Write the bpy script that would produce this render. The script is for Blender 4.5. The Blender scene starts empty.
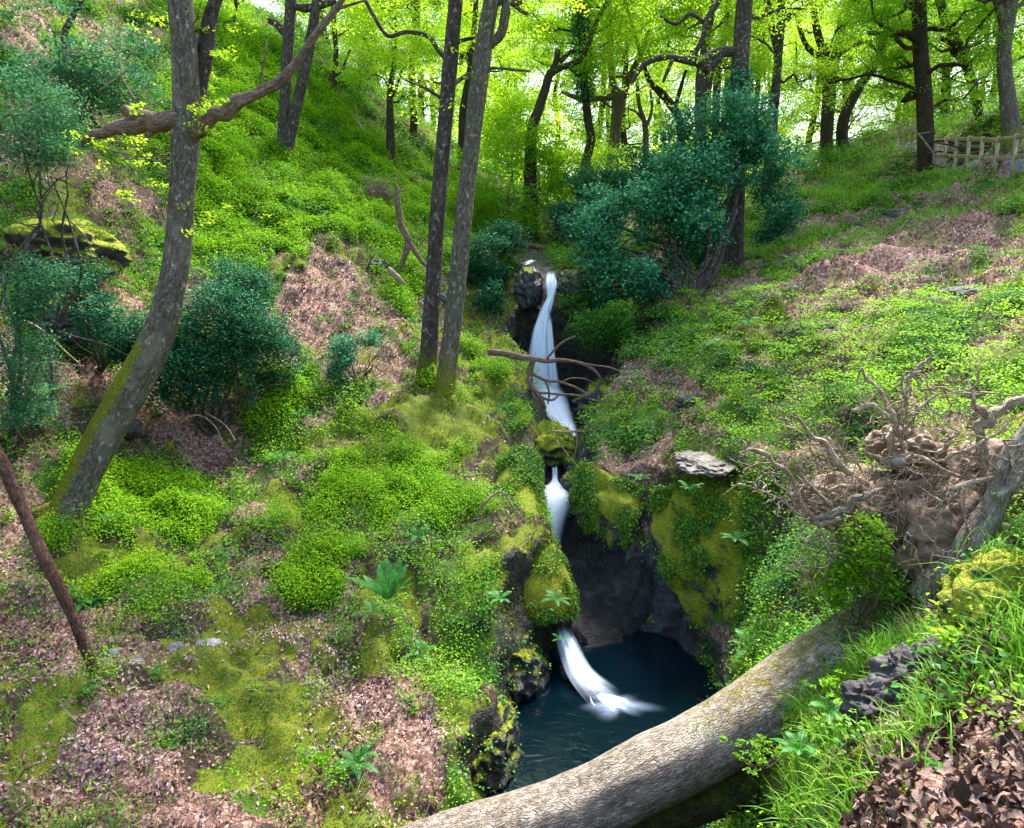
import bpy, math
import numpy as np
sc = bpy.context.scene
col = sc.collection
W, Hh, F, PITCH = 1024, 828, 683.0, math.radians(9.5)
# ------------------------------------------------------------------ camera
cam_d = bpy.data.cameras.new("camera"); cam = bpy.data.objects.new("camera", cam_d); col.objects.link(cam)
cam_d.sensor_width = 36.0; cam_d.lens = 36.0*F/W; cam_d.clip_end = 2000; cam_d.clip_start = 0.05
cam.location = (0, 0, 0); cam.rotation_euler = (math.radians(90)-PITCH, 0, 0)
sc.camera = cam
# ------------------------------------------------------------------ world, sun, exposure
SUN_EL, SUN_AZ = math.radians(56), math.radians(25)      # azimuth measured from +Y towards +X
world = bpy.data.worlds.new("World"); sc.world = world; world.use_nodes = True
wn = world.node_tree.nodes; wl = world.node_tree.links
bg = wn["Background"]; bg.inputs[1].default_value = 0.135
sky = wn.new("ShaderNodeTexSky"); sky.sky_type = 'NISHITA'; sky.sun_disc = False
sky.sun_elevation = SUN_EL; sky.sun_rotation = SUN_AZ; sky.air_density = 1.3; sky.dust_density = 3.0; sky.ozone_density = 0.6
wl.new(sky.outputs[0], bg.inputs[0])
sun_d = bpy.data.lights.new("sun", 'SUN'); sun_d.energy = 3.9; sun_d.angle = math.radians(13); sun_d.color = (1.0, 0.95, 0.86)
sun = bpy.data.objects.new("sun", sun_d); col.objects.link(sun)
sun.rotation_euler = (math.radians(90)-SUN_EL, 0, math.pi-SUN_AZ)
sc.view_settings.view_transform = 'Standard'; sc.view_settings.look = 'None'
sc.view_settings.exposure = 1.88; sc.view_settings.gamma = 1.0; sc.view_settings.use_curve_mapping = False
sc.cycles.max_bounces = 8; sc.cycles.diffuse_bounces = 4; sc.cycles.glossy_bounces = 2
sc.cycles.transmission_bounces = 5; sc.cycles.transparent_max_bounces = 8
sc.cycles.use_denoising = True
try: sc.cycles.denoiser = 'OPENIMAGEDENOISE'
except Exception: pass
sc.cycles.caustics_reflective = False; sc.cycles.caustics_refractive = False

# ------------------------------------------------------------------ numpy helpers
def rng(s): return np.random.default_rng(s)
CP, SP = math.cos(PITCH), math.sin(PITCH)
def ray(px, py):
    a = (px-512)/F; b = -(py-414)/F
    return np.array([a, CP + b*SP, -SP + b*CP])
def P(px, py, d):
    r = ray(px, py); return r*(d/r[1])
FWD = np.array([0, CP, -SP])
def hash3(i, j, k, seed):
    h = (i.astype(np.int64)*374761393 + j.astype(np.int64)*668265263 + k.astype(np.int64)*2147483647 + seed*974711)
    h = (h ^ (h >> 13)) * 1274126177
    h = h ^ (h >> 16)
    return (h & 0xffffff)/float(0xffffff)
def vnoise(p, seed=0):
    p = np.asarray(p, float); f = np.floor(p); t = p-f; t = t*t*(3-2*t)
    i, j, k = [f[..., n].astype(np.int64) for n in range(3)]
    r = 0
    for a in (0, 1):
        for b in (0, 1):
            for c in (0, 1):
                w = (t[..., 0] if a else 1-t[..., 0])*(t[..., 1] if b else 1-t[..., 1])*(t[..., 2] if c else 1-t[..., 2])
                r = r + w*hash3(i+a, j+b, k+c, seed)
    return r*2-1
def fbm(p, seed=0, octs=4):
    p = np.asarray(p, float); s = 0; a = 1; n = 0
    for o in range(octs):
        s = s + a*vnoise(p*(2.03**o), seed+o*17); n += a; a *= .5
    return s/n
def sm(x, a, b):
    t = np.clip((x-a)/(b-a), 0, 1); return t*t*(3-2*t)
def nrm(v): return v/np.maximum(np.linalg.norm(v, axis=-1, keepdims=True), 1e-9)

def mesh_obj(name, V, FC, mat, parent=None, attrs=None, smooth=True):
    """V (n,3); FC a list of int arrays (m,k) of faces; attrs name -> (n,) or (n,3) float arrays"""
    me = bpy.data.meshes.new(name)
    V = np.ascontiguousarray(V, np.float32)
    if not isinstance(FC, list): FC = [FC]
    FC = [f for f in FC if len(f)]
    li = np.concatenate([f.ravel() for f in FC]).astype(np.int32)
    tot = np.concatenate([np.full(len(f), f.shape[1]) for f in FC]).astype(np.int32)
    st = np.concatenate([[0], np.cumsum(tot)[:-1]]).astype(np.int32)
    me.vertices.add(len(V)); me.vertices.foreach_set('co', V.ravel())
    me.loops.add(len(li)); me.loops.foreach_set('vertex_index', li)
    me.polygons.add(len(st)); me.polygons.foreach_set('loop_start', st)
    try: me.polygons.foreach_set('loop_total', tot)
    except Exception: pass
    if smooth: me.polygons.foreach_set('use_smooth', np.ones(len(st), bool))
    for k, a in (attrs or {}).items():
        a = np.ascontiguousarray(a, np.float32)
        if a.ndim == 1: at = me.attributes.new(k, 'FLOAT', 'POINT'); at.data.foreach_set('value', a)
        else: at = me.attributes.new(k, 'FLOAT_VECTOR', 'POINT'); at.data.foreach_set('vector', a.ravel())
    me.update(calc_edges=True)
    me.materials.append(mat)
    o = bpy.data.objects.new(name, me); col.objects.link(o)
    if parent is not None: o.parent = parent
    return o
def rebase(o, base):
    """put the object's origin at base (world) keeping the shape"""
    me = o.data; n = len(me.vertices); a = np.empty(n*3, np.float32); me.vertices.foreach_get('co', a)
    a = a.reshape(-1, 3)-np.asarray(base, np.float32); me.vertices.foreach_set('co', a.ravel()); me.update()
    o.location = [float(c) for c in base]; return o
def tag(o, label=None, cat=None, group=None, kind=None):
    if label: o['label'] = label
    if cat: o['category'] = cat
    if group: o['group'] = group
    if kind: o['kind'] = kind
    return o
def thing(name, base, label, cat, group=None):
    o = bpy.data.objects.new(name, None); col.objects.link(o); o.location = [float(c) for c in base]
    return tag(o, label, cat, group)
def put(o, root):
    """make o (built in world coordinates) a child of root"""
    me = o.data; n = len(me.vertices); a = np.empty(n*3, np.float32); me.vertices.foreach_get('co', a)
    a = a.reshape(-1, 3)-np.array(root.location, np.float32); me.vertices.foreach_set('co', a.ravel()); me.update()
    o.parent = root; return o

# ------------------------------------------------------------------ materials
def new_mat(name):
    m = bpy.data.materials.new(name); m.use_nodes = True
    nt = m.node_tree; nt.nodes.clear()
    out = nt.nodes.new('ShaderNodeOutputMaterial')
    return m, nt.nodes, nt.links, out
class NB:
    def __init__(s, n, l): s.n, s.l = n, l
    def _in(s, sock, v):
        if v is None: return
        if isinstance(v, (int, float)):
            sock.default_value = v if sock.type != 'RGBA' and sock.type != 'VECTOR' else ((v,)*4 if sock.type == 'RGBA' else (v,)*3)
        elif isinstance(v, tuple):
            sock.default_value = (*v, 1)[:4] if sock.type == 'RGBA' else v
        else: s.l.new(v, sock)
    def attr(s, name, out=2):
        a = s.n.new('ShaderNodeAttribute'); a.attribute_name = name; return a.outputs['Fac'] if out == 2 else a.outputs['Vector']
    def coord(s, scale=(1, 1, 1), src=None):
        t = src if src is not None else s.n.new('ShaderNodeNewGeometry').outputs['Position']
        m = s.n.new('ShaderNodeMapping'); m.inputs['Scale'].default_value = scale; s.l.new(t, m.inputs[0]); return m.outputs[0]
    def noise(s, vec, scale, det=5, rough=.6, dist=0, col=False):
        t = s.n.new('ShaderNodeTexNoise'); s.l.new(vec, t.inputs['Vector']); t.inputs['Scale'].default_value = scale
        t.inputs['Detail'].default_value = det; t.inputs['Roughness'].default_value = rough; t.inputs['Distortion'].default_value = dist
        return t.outputs['Color' if col else 'Fac']
    def vor(s, vec, scale, feat='F1', out='Distance', rnd=1):
        t = s.n.new('ShaderNodeTexVoronoi'); t.feature = feat; s.l.new(vec, t.inputs['Vector']); t.inputs['Scale'].default_value = scale
        t.inputs['Randomness'].default_value = rnd; return t.outputs[out]
    def math(s, op, a, b=None, clamp=False):
        t = s.n.new('ShaderNodeMath'); t.operation = op; t.use_clamp = clamp; s._in(t.inputs[0], a); s._in(t.inputs[1], b); return t.outputs[0]
    def ramp(s, fac, stops):
        t = s.n.new('ShaderNodeValToRGB'); e = t.color_ramp.elements
        while len(e) < len(stops): e.new(.5)
        for el, (p, c) in zip(e, stops): el.position = p; el.color = (*c, 1) if isinstance(c, tuple) else (c, c, c, 1)
        s.l.new(fac, t.inputs[0]); return t.outputs[0]
    def step(s, fac, a, b):
        t = s.n.new('ShaderNodeMapRange'); t.interpolation_type = 'SMOOTHSTEP'; s._in(t.inputs[0], fac)
        t.inputs[1].default_value = a; t.inputs[2].default_value = b; return t.outputs[0]
    def mix(s, f, a, b, mode='MIX'):
        t = s.n.new('ShaderNodeMix'); t.data_type = 'RGBA'; t.blend_type = mode
        s._in(t.inputs['Factor'], f); s._in(t.inputs[6], a); s._in(t.inputs[7], b); return t.outputs[2]
    def bump(s, h, st=.5, dist=.05, nor=None):
        t = s.n.new('ShaderNodeBump'); t.inputs['Strength'].default_value = st; t.inputs['Distance'].default_value = dist
        s.l.new(h, t.inputs['Height'])
        if nor is not None: s.l.new(nor, t.inputs['Normal'])
        return t.outputs[0]
    def bsdf(s, colr, rough=.8, nor=None, spec=.3, **kw):
        t = s.n.new('ShaderNodeBsdfPrincipled'); s._in(t.inputs['Base Color'], colr); s._in(t.inputs['Roughness'], rough)
        t.inputs['Specular IOR Level'].default_value = spec
        if nor is not None: s.l.new(nor, t.inputs['Normal'])
        for k, v in kw.items(): s._in(t.inputs[k.replace('_', ' ')], v)
        return t.outputs[0]

def leaf_mat(name, stops, transl=.35, rough=.55, spec=.2, tcol=None):
    """leaf colour from a per-leaf tone attribute, part of the light passes through"""
    m, n, l, out = new_mat(name); b = NB(n, l)
    c = b.ramp(b.attr('rnd'), stops)
    s1 = b.bsdf(c, rough, spec=spec)
    tr = n.new('ShaderNodeBsdfTranslucent')
    l.new(b.mix(.55, c, tcol if tcol else c, 'MIX'), tr.inputs[0])
    mx = n.new('ShaderNodeMixShader'); mx.inputs[0].default_value = transl
    l.new(s1, mx.inputs[1]); l.new(tr.outputs[0], mx.inputs[2]); l.new(mx.outputs[0], out.inputs[0])
    return m
M = {}
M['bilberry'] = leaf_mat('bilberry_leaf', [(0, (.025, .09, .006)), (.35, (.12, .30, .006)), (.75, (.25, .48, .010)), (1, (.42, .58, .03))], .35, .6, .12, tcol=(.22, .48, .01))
M['ivy'] = leaf_mat('ivy_leaf', [(0, (.02, .08, .02)), (.35, (.05, .20, .035)), (.7, (.12, .30, .03)), (1, (.27, .42, .05))], .3, .6, .12)
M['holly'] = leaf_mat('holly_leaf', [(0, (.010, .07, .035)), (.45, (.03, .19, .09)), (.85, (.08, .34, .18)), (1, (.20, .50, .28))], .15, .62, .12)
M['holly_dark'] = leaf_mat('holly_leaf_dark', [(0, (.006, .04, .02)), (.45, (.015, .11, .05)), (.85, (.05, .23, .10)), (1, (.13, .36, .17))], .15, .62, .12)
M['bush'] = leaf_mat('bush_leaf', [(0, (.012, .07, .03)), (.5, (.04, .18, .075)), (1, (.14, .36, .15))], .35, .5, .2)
M['oak'] = leaf_mat('oak_leaf', [(0, (.15, .35, .015)), (.4, (.29, .53, .022)), (.8, (.48, .68, .035)), (1, (.68, .78, .07))], .66, .55, .2, tcol=(.52, .76, .035))
M['oak_green'] = leaf_mat('oak_leaf_green', [(0, (.07, .22, .012)), (.5, (.16, .38, .015)), (1, (.34, .52, .02))], .5, .5, .25, tcol=(.3, .6, .01))
M['moss_tuft'] = leaf_mat('moss_tuft', [(0, (.05, .10, .008)), (.45, (.19, .25, .008)), (.8, (.34, .36, .012)), (1, (.52, .46, .02))], .3, .9, .05)
M['grass'] = leaf_mat('grass_blade', [(0, (.06, .2, .015)), (.5, (.14, .38, .02)), (1, (.32, .5, .05))], .4, .45, .3)
M['litter'] = leaf_mat('dead_leaf', [(0, (.06, .028, .018)), (.3, (.27, .13, .10)), (.65, (.46, .28, .25)), (1, (.62, .44, .41))], .12, .6, .3)
def litter_mat():
    m, n, l, out = new_mat('dead_leaf_near'); b = NB(n, l); pos = n.new('ShaderNodeNewGeometry').outputs['Position']
    c = b.ramp(b.attr('rnd'), [(0, (.035, .016, .012)), (.35, (.14, .07, .052)), (.7, (.28, .17, .145)), (1, (.48, .36, .32))])
    t = b.noise(pos, 55, 5, .7); c = b.mix(b.step(t, .35, .65), b.mix(.55, c, (.03, .015, .01)), c)
    l.new(b.bsdf(c, b.math('SUBTRACT', .75, b.math('MULTIPLY', t, .4)), b.bump(b.noise(pos, 140, 4, .7), .6, .01), .4), out.inputs[0]); return m
M['litter_near'] = litter_mat()
M['fern'] = leaf_mat('fern_frond', [(0, (.02, .16, .04)), (.5, (.045, .23, .045)), (1, (.11, .36, .06))], .35, .5, .25)

def bark_mat(name, c0, c1, lichen, moss=0.0, lic_amt=.5, rough=.85, mosscol=(.13, .17, .012), mossdir=None):
    m, n, l, out = new_mat(name); b = NB(n, l)
    bk = b.attr('bk', 3)
    wv = n.new('ShaderNodeVectorMath'); wv.operation = 'MULTIPLY_ADD'; l.new(b.noise(bk, 9, 4, .6, 0, True), wv.inputs[0]); wv.inputs[1].default_value = (.05, .05, .09); l.new(bk, wv.inputs[2])
    rid = b.noise(b.coord((7, 7, 2.4), wv.outputs[0]), 4.0, 8, .72, .3)
    crk = b.step(b.vor(b.coord((62, 62, 14), wv.outputs[0]), 1.0, 'DISTANCE_TO_EDGE'), .0, .2)
    big = b.noise(b.coord((1, 1, .6), bk), 3.0, 4, .6)
    c = b.ramp(rid, [(.34, tuple(x*.4 for x in c0)), (.5, c0), (.66, c1)])
    c = b.mix(b.math('MULTIPLY', b.math('SUBTRACT', 1.0, crk), .8), c, b.mix(.5, c, tuple(x*.25 for x in c0)))
    c = b.mix(b.math('MULTIPLY', b.step(b.noise(b.coord((1.6, 1.6, 1), bk), 9, 6, .7), .56, .66), lic_amt), c, lichen)
    c = b.mix(b.step(big, .5, .75), c, b.mix(.5, c, c1))
    geo = n.new('ShaderNodeNewGeometry')
    if moss > 0:
        mk = b.math('ADD', b.attr('moss'), b.math('MULTIPLY', b.math('SUBTRACT', b.noise(geo.outputs['Position'], 9, 5, .7), .5), 1.6))
        mf = b.step(mk, .30, .8)
        mc = b.ramp(b.noise(geo.outputs['Position'], 40, 3), [(.3, tuple(x*.45 for x in mosscol)), (.7, tuple(x*1.5 for x in mosscol))])
        c = b.mix(b.math('MULTIPLY', mf, moss), c, mc)
    h = b.math('ADD', b.math('ADD', b.math('MULTIPLY', rid, .8), b.math('MULTIPLY', crk, .45)), b.math('MULTIPLY', b.noise(geo.outputs['Position'], 60, 4), .25))
    l.new(b.bsdf(c, rough, b.bump(h, .9, .03), .2), out.inputs[0]); return m
M['bark'] = bark_mat('bark', (.085, .065, .06), (.19, .155, .15), (.50, .47, .45), 1, .75)
M['bark_pale'] = bark_mat('bark_pale', (.15, .125, .10), (.30, .26, .22), (.55, .52, .48), 1, .8, mosscol=(.21, .22, .015))
M['bark_far'] = bark_mat('bark_far', (.06, .045, .03), (.13, .10, .07), (.25, .24, .2), 1, .3, mosscol=(.10, .14, .02))
M['log'] = bark_mat('log_bark', (.31, .25, .20), (.60, .52, .44), (.74, .69, .61), 1, .6, mosscol=(.22, .19, .03))
M['dead'] = bark_mat('dead_wood', (.24, .15, .11), (.44, .32, .27), (.6, .52, .48), 1, .4)
M['deadpale'] = bark_mat('dead_wood_pale', (.42, .31, .22), (.72, .60, .48), (.66, .6, .52), 0, .3)
M['reddead'] = bark_mat('dead_wood_red', (.14, .07, .05), (.28, .15, .11), (.4, .3, .26), 1, .2)

def ground_mat():
    m, n, l, out = new_mat('forest_floor'); b = NB(n, l)
    pos = n.new('ShaderNodeNewGeometry').outputs['Position']
    nz = b.math('ADD', b.math('MULTIPLY', b.noise(pos, 2.3, 6, .65), .5), b.math('MULTIPLY', b.noise(pos, 6.5, 4, .6), .5)); fine = b.noise(pos, 22, 5, .7); vf = b.noise(pos, 70, 3, .7)
    def msk(a, w=.9, lo=.42, hi=.58):
        k = b.math('ADD', b.attr(a), b.math('MULTIPLY', b.math('SUBTRACT', b.math('ADD', b.math('MULTIPLY', nz, .5), b.math('MULTIPLY', fine, .5)), .5), w*2.2))
        return b.step(k, lo, hi)
    soil = b.ramp(fine, [(.3, (.022, .014, .010)), (.5, (.07, .045, .032)), (.72, (.17, .12, .09))])
    lit = b.ramp(b.vor(pos, 26, out='Color'), [(.1, (.10, .045, .033)), (.5, (.32, .17, .135)), (.9, (.54, .37, .32))])
    lit = b.mix(b.step(b.vor(pos, 26, 'DISTANCE_TO_EDGE'), .0, .09), (.05, .03, .022), lit)
    moss = b.ramp(b.math('ADD', b.math('MULTIPLY', vf, .5), b.math('MULTIPLY', nz, .5)), [(.35, (.035, .06, .006)), (.5, (.12, .17, .01)), (.66, (.36, .34, .015))])
    gr = b.ramp(vf, [(.3, (.03, .07, .008)), (.55, (.08, .17, .012)), (.75, (.15, .27, .02))])
    rv = b.noise(b.coord((1, 1, 1.8), pos), 3.2, 8, .68, .8)
    rock = b.ramp(rv, [(.3, (.008, .008, .010)), (.5, (.032, .030, .036)), (.72, (.11, .10, .115))])
    rock = b.mix(b.step(b.noise(pos, 5, 5, .7), .56, .66), rock, (.06, .075, .012))
    c = b.mix(msk('lit', .9), soil, lit)
    c = b.mix(msk('green', .9), c, gr)
    c = b.mix(msk('moss', 1.0), c, moss)
    rk = msk('rock', .35)
    c = b.mix(rk, c, rock)
    path = msk('path', .1); c = b.mix(path, c, (.17, .18, .21))
    h = b.math('ADD', b.math('MULTIPLY', fine, .6), b.math('ADD', b.math('MULTIPLY', vf, .3), b.math('MULTIPLY', rv, b.math('MULTIPLY', rk, 1.3))))
    t = b.bsdf(c, b.math('SUBTRACT', .92, b.math('MULTIPLY', rk, .55)), b.bump(h, .9, .08), .35)
    l.new(t, out.inputs[0]); return m
M['ground'] = ground_mat()

def rock_mat(name, mosscol=(.26, .29, .012), mosst=.2, wet=.28, base=((.008, .009, .013), (.028, .028, .038), (.10, .10, .13)), mslo=.45):
    m, n, l, out = new_mat(name); b = NB(n, l)
    g = n.new('ShaderNodeNewGeometry'); pos = g.outputs['Position']
    rv = b.noise(b.coord((1, 1, 2), pos), 4, 8, .68, .8)
    c = b.ramp(rv, [(.3, base[0]), (.5, base[1]), (.72, base[2])])
    sep = n.new('ShaderNodeSeparateXYZ'); l.new(g.outputs['Normal'], sep.inputs[0])
    k = b.math('ADD', b.math('ADD', b.math('MULTIPLY', sep.outputs[2], .45), mosst), b.math('SUBTRACT', b.noise(pos, 4, 6, .7), .5))
    mf = b.step(k, mslo, mslo+.14)
    vf = b.noise(pos, 55, 4, .7)
    mc = b.ramp(vf, [(.3, tuple(x*.35 for x in mosscol)), (.5, mosscol), (.7, tuple(min(1, x*1.9) for x in mosscol))])
    c = b.mix(mf, c, mc)
    h = b.math('ADD', rv, b.math('MULTIPLY', b.math('MULTIPLY', vf, mf), .7))
    l.new(b.bsdf(c, b.math('ADD', wet, b.math('MULTIPLY', mf, .9-wet)), b.bump(h, .9, .06), .45), out.inputs[0]); return m
M['rock'] = rock_mat('wet_rock')
M['rock_mossy'] = rock_mat('mossy_rock', mosst=.5)
M['stone'] = rock_mat('grey_stone', mosst=-.15, wet=.6, base=((.07, .065, .08), (.2, .18, .22), (.42, .4, .44)))
M['palestone'] = rock_mat('pale_stone', mosst=-.3, wet=.7, base=((.07, .055, .05), (.20, .17, .155), (.40, .35, .32)))
M['earth'] = rock_mat('root_earth', mosst=-.6, wet=.9, base=((.06, .035, .024), (.24, .165, .115), (.48, .36, .28)))
M['darkearth'] = rock_mat('dark_earth', mosst=-.12, wet=.8, base=((.012, .010, .012), (.06, .052, .06), (.15, .13, .15)))

# ------------------------------------------------------------------ terrain
CTRL = [  # pixel x, pixel y, forward distance: the ground as surveyed from the photograph
 (0,828,4.6),(250,828,5.0),(430,828,5.3),(500,760,5.9),(518,700,6.7),(0,650,6.6),(120,650,6.8),(250,650,7.2),(400,650,7.5),(490,640,7.8),
 (250,568,8.5),(330,600,8.0),(440,590,8.4),(100,505,8.9),(20,560,7.9),(380,500,9.9),(545,560,8.9),(520,600,8.2),(520,480,11.3),(480,440,12.0),(440,372,14.0),
 (200,470,10.8),(290,450,11.4),(370,402,12.6),(500,400,13.6),(300,345,14.0),(400,290,17.2),(470,335,16.0),(503,325,17),(150,330,12.6),(60,260,12.8),(0,380,9.5),(0,150,14.2),(0,20,17),
 (283,162,22),(330,230,18.5),(180,200,17),(150,50,22.5),(230,20,28),(330,65,34),(380,120,32),(430,195,27),(503,272,18.5),(480,240,26),(540,238,30),
 (575,300,17.6),(590,350,16.2),(585,400,14),(580,440,12),(600,470,11.2),(650,500,10.3),(690,580,9.2),(722,665,8.3),(690,690,8.2),
 (640,430,12),(660,360,14.4),(690,296,17),(735,266,20),(640,240,28),(600,200,38),(700,215,31),(720,180,36),(800,165,37),(800,205,25),(860,162,38),(925,180,27),(1024,184,20),
 (860,260,15.8),(760,340,13.2),(960,300,12.2),(1010,250,14.8),(850,400,9.6),(740,430,10.3),(950,400,8.6),(830,560,7.1),(760,600,7.7),(740,500,9.1),(790,660,6.6),
 (1000,460,6.6),(900,600,5.7),(1000,600,3.2),(960,650,3.6),(920,710,3.4),(870,740,3.5),(800,800,3.6),(760,828,3.7),(1024,720,2.5),(900,828,2.0),(960,770,2.2),
 (1010,150,24),(1024,105,28),(970,120,32),
]
XYZ = [P(*c) for c in CTRL]
XYZ += [np.array(c, float) for c in [(0,0,-1.7),(1.2,.8,-1.65),(-1,1,-2.6),(-.6,3.2,-4.2),(.4,3.2,-3.9),(-3,1,-3.2),(-6,3,-2.6),(-3,3,-4.0),(4,2,-1.2),(3,-2,-1.3),(-3,-2,-2.4),(8,6,0.2),
      (-14,10,3.5),(-22,15,9),(-30,35,17),(-12,40,14.5),(-4,45,9),(2,46,7),(9,45,7.2),(20,40,8.5),(20,30,7.5),(16,16,4.5),(40,40,14),(12,55,8),(0,75,10),(-30,75,20),(40,75,14),(0,120,13),(80,120,18),(-80,120,26),(-60,40,22),(70,20,16),(300,400,20),(-300,400,20),(0,400,20)]]
XYZ = np.array(XYZ)
def _phi(r): return np.sqrt(r*r+.15)
A_ = _phi(np.linalg.norm(XYZ[:, None, :2]-XYZ[None, :, :2], axis=2)); n_ = len(XYZ)
Q_ = np.hstack([np.ones((n_, 1)), XYZ[:, :2]])
K_ = np.block([[A_-np.eye(n_)*.06, Q_], [Q_.T, np.zeros((3, 3))]])
SOL = np.linalg.solve(K_, np.concatenate([XYZ[:, 2], np.zeros(3)]))
def Hbase(x, y):
    x = np.asarray(x, float); y = np.asarray(y, float); sh = x.shape; x = x.ravel(); y = y.ravel(); z = np.empty_like(x)
    for s in range(0, len(x), 40000):
        xs, ys = x[s:s+40000], y[s:s+40000]
        r = np.sqrt((xs[:, None]-XYZ[None, :, 0])**2+(ys[:, None]-XYZ[None, :, 1])**2)
        z[s:s+40000] = _phi(r)@SOL[:-3]+SOL[-3]+SOL[-2]*xs+SOL[-1]*ys
    return z.reshape(sh)
POOL = -5.0
# the stream from the pool up the falls: pixel, distance, floor height (None: as seen), half width, wall width
STREAM = [  # pixel, distance, floor height, half width, wall run left, wall run right
  (545,900,3.0,-5.3,.8,.5,.8),(590,828,5.2,-5.3,.8,.5,.8),(606,740,6.9,-5.4,1.0,.35,.7),(606,700,7.9,-5.5,1.0,.35,.9),(618,650,8.8,-5.45,.85,.4,1.3),(602,620,9.5,-4.9,.40,.35,1.3),
  (566,580,10.4,-4.45,.26,.4,.9),(550,545,11.2,-4.2,.28,.35,.6),(553,500,11.9,-3.75,.33,.35,.5),(556,476,12.3,-3.25,.26,.35,.5),(562,440,13.6,-3.1,.34,.4,.6),(566,418,15.2,-2.85,.45,.5,.8),(556,398,16.5,-2.6,.80,.4,.8),(543,388,16.95,-2.4,.65,.35,.6),(543,280,17.35,.35,.30,.3,.4),(545,270,17.8,.7,.28,.3,.4),(535,262,20,.95,.4,.8,.8),(530,250,24,1.8,.4,1.,1.),(520,240,30,2.8,.4,1.5,1.5)]
SXY = np.array([P(s[0], s[1], s[2])[:2] for s in STREAM]); SZ, SHW, SWL, SWR = [np.array([s[k] for s in STREAM]) for k in (3, 4, 5, 6)]
def stream_q(x, y):
    best = np.full(x.shape, 1e9); z = np.zeros(x.shape); ww = np.ones(x.shape)
    for i in range(len(SXY)-1):
        a, b = SXY[i], SXY[i+1]; d = b-a; L2 = d@d
        t = np.clip(((x-a[0])*d[0]+(y-a[1])*d[1])/L2, 0, 1)
        ex, ey = x-a[0]-t*d[0], y-a[1]-t*d[1]; dd = np.hypot(ex, ey)
        zz = SZ[i]+(SZ[i+1]-SZ[i])*t; hh = SHW[i]+(SHW[i+1]-SHW[i])*t; right = sm(ex/np.maximum(dd, 1e-6), -.3, .5)
        wq = (SWL[i]+(SWL[i+1]-SWL[i])*t)*(1-right)+(SWR[i]+(SWR[i+1]-SWR[i])*t)*right
        u = (dd-hh) < best
        best = np.where(u, dd-hh, best); z = np.where(u, zz, z); ww = np.where(u, wq, ww)
    return best, z, ww
def Hfull(x, y, detail=True):
    x = np.asarray(x, float); y = np.asarray(y, float)
    b = Hbase(x, y)
    q, zf, ww = stream_q(x, y)
    p = np.stack([x, y, x*0], -1)
    if detail:
        far = sm(y, 2, 6)
        b = b+fbm(p*.8, 3, 3)*.20*far+(np.abs(fbm(p*1.5, 8, 3))-.2)*.35*far+fbm(p*3.1, 9, 3)*.14*(.2+.8*far)+(np.abs(fbm(p*.55+7, 12, 3))-.2)*.6*sm(x, 1.5, 3.5)*sm(y, 6, 9)*(1-sm(y, 24, 30))+fbm(p*9, 5, 2)*.03
        q = q+fbm(p*1.6, 21, 3)*.14*(1-sm(y, 16, 17))
    t_ = np.clip(q/ww, 0, 1); w = np.where(ww > .6, 1-(.35*t_+.65*t_*t_*(3-2*t_)), 1-t_*t_*(3-2*t_))
    zf2 = np.minimum(zf, b)
    return b*(1-w)+(zf2)*w, w, q
def hit(px, py, y0=1.0, y1=75.0, detail=False):
    r = ray(px, py); ys = y0*np.exp(np.linspace(0, math.log(y1/y0), 900))
    pts = r[None]*(ys/r[1])[:, None]
    h = Hfull(pts[:, 0], pts[:, 1], detail)[0]
    k = np.argmax(pts[:, 2] < h)
    if not (pts[:, 2] < h).any(): k = len(ys)-1
    return pts[max(k, 1)]
def ground_at(x, y): return float(Hfull(np.array([x]), np.array([y]))[0][0])

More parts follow.
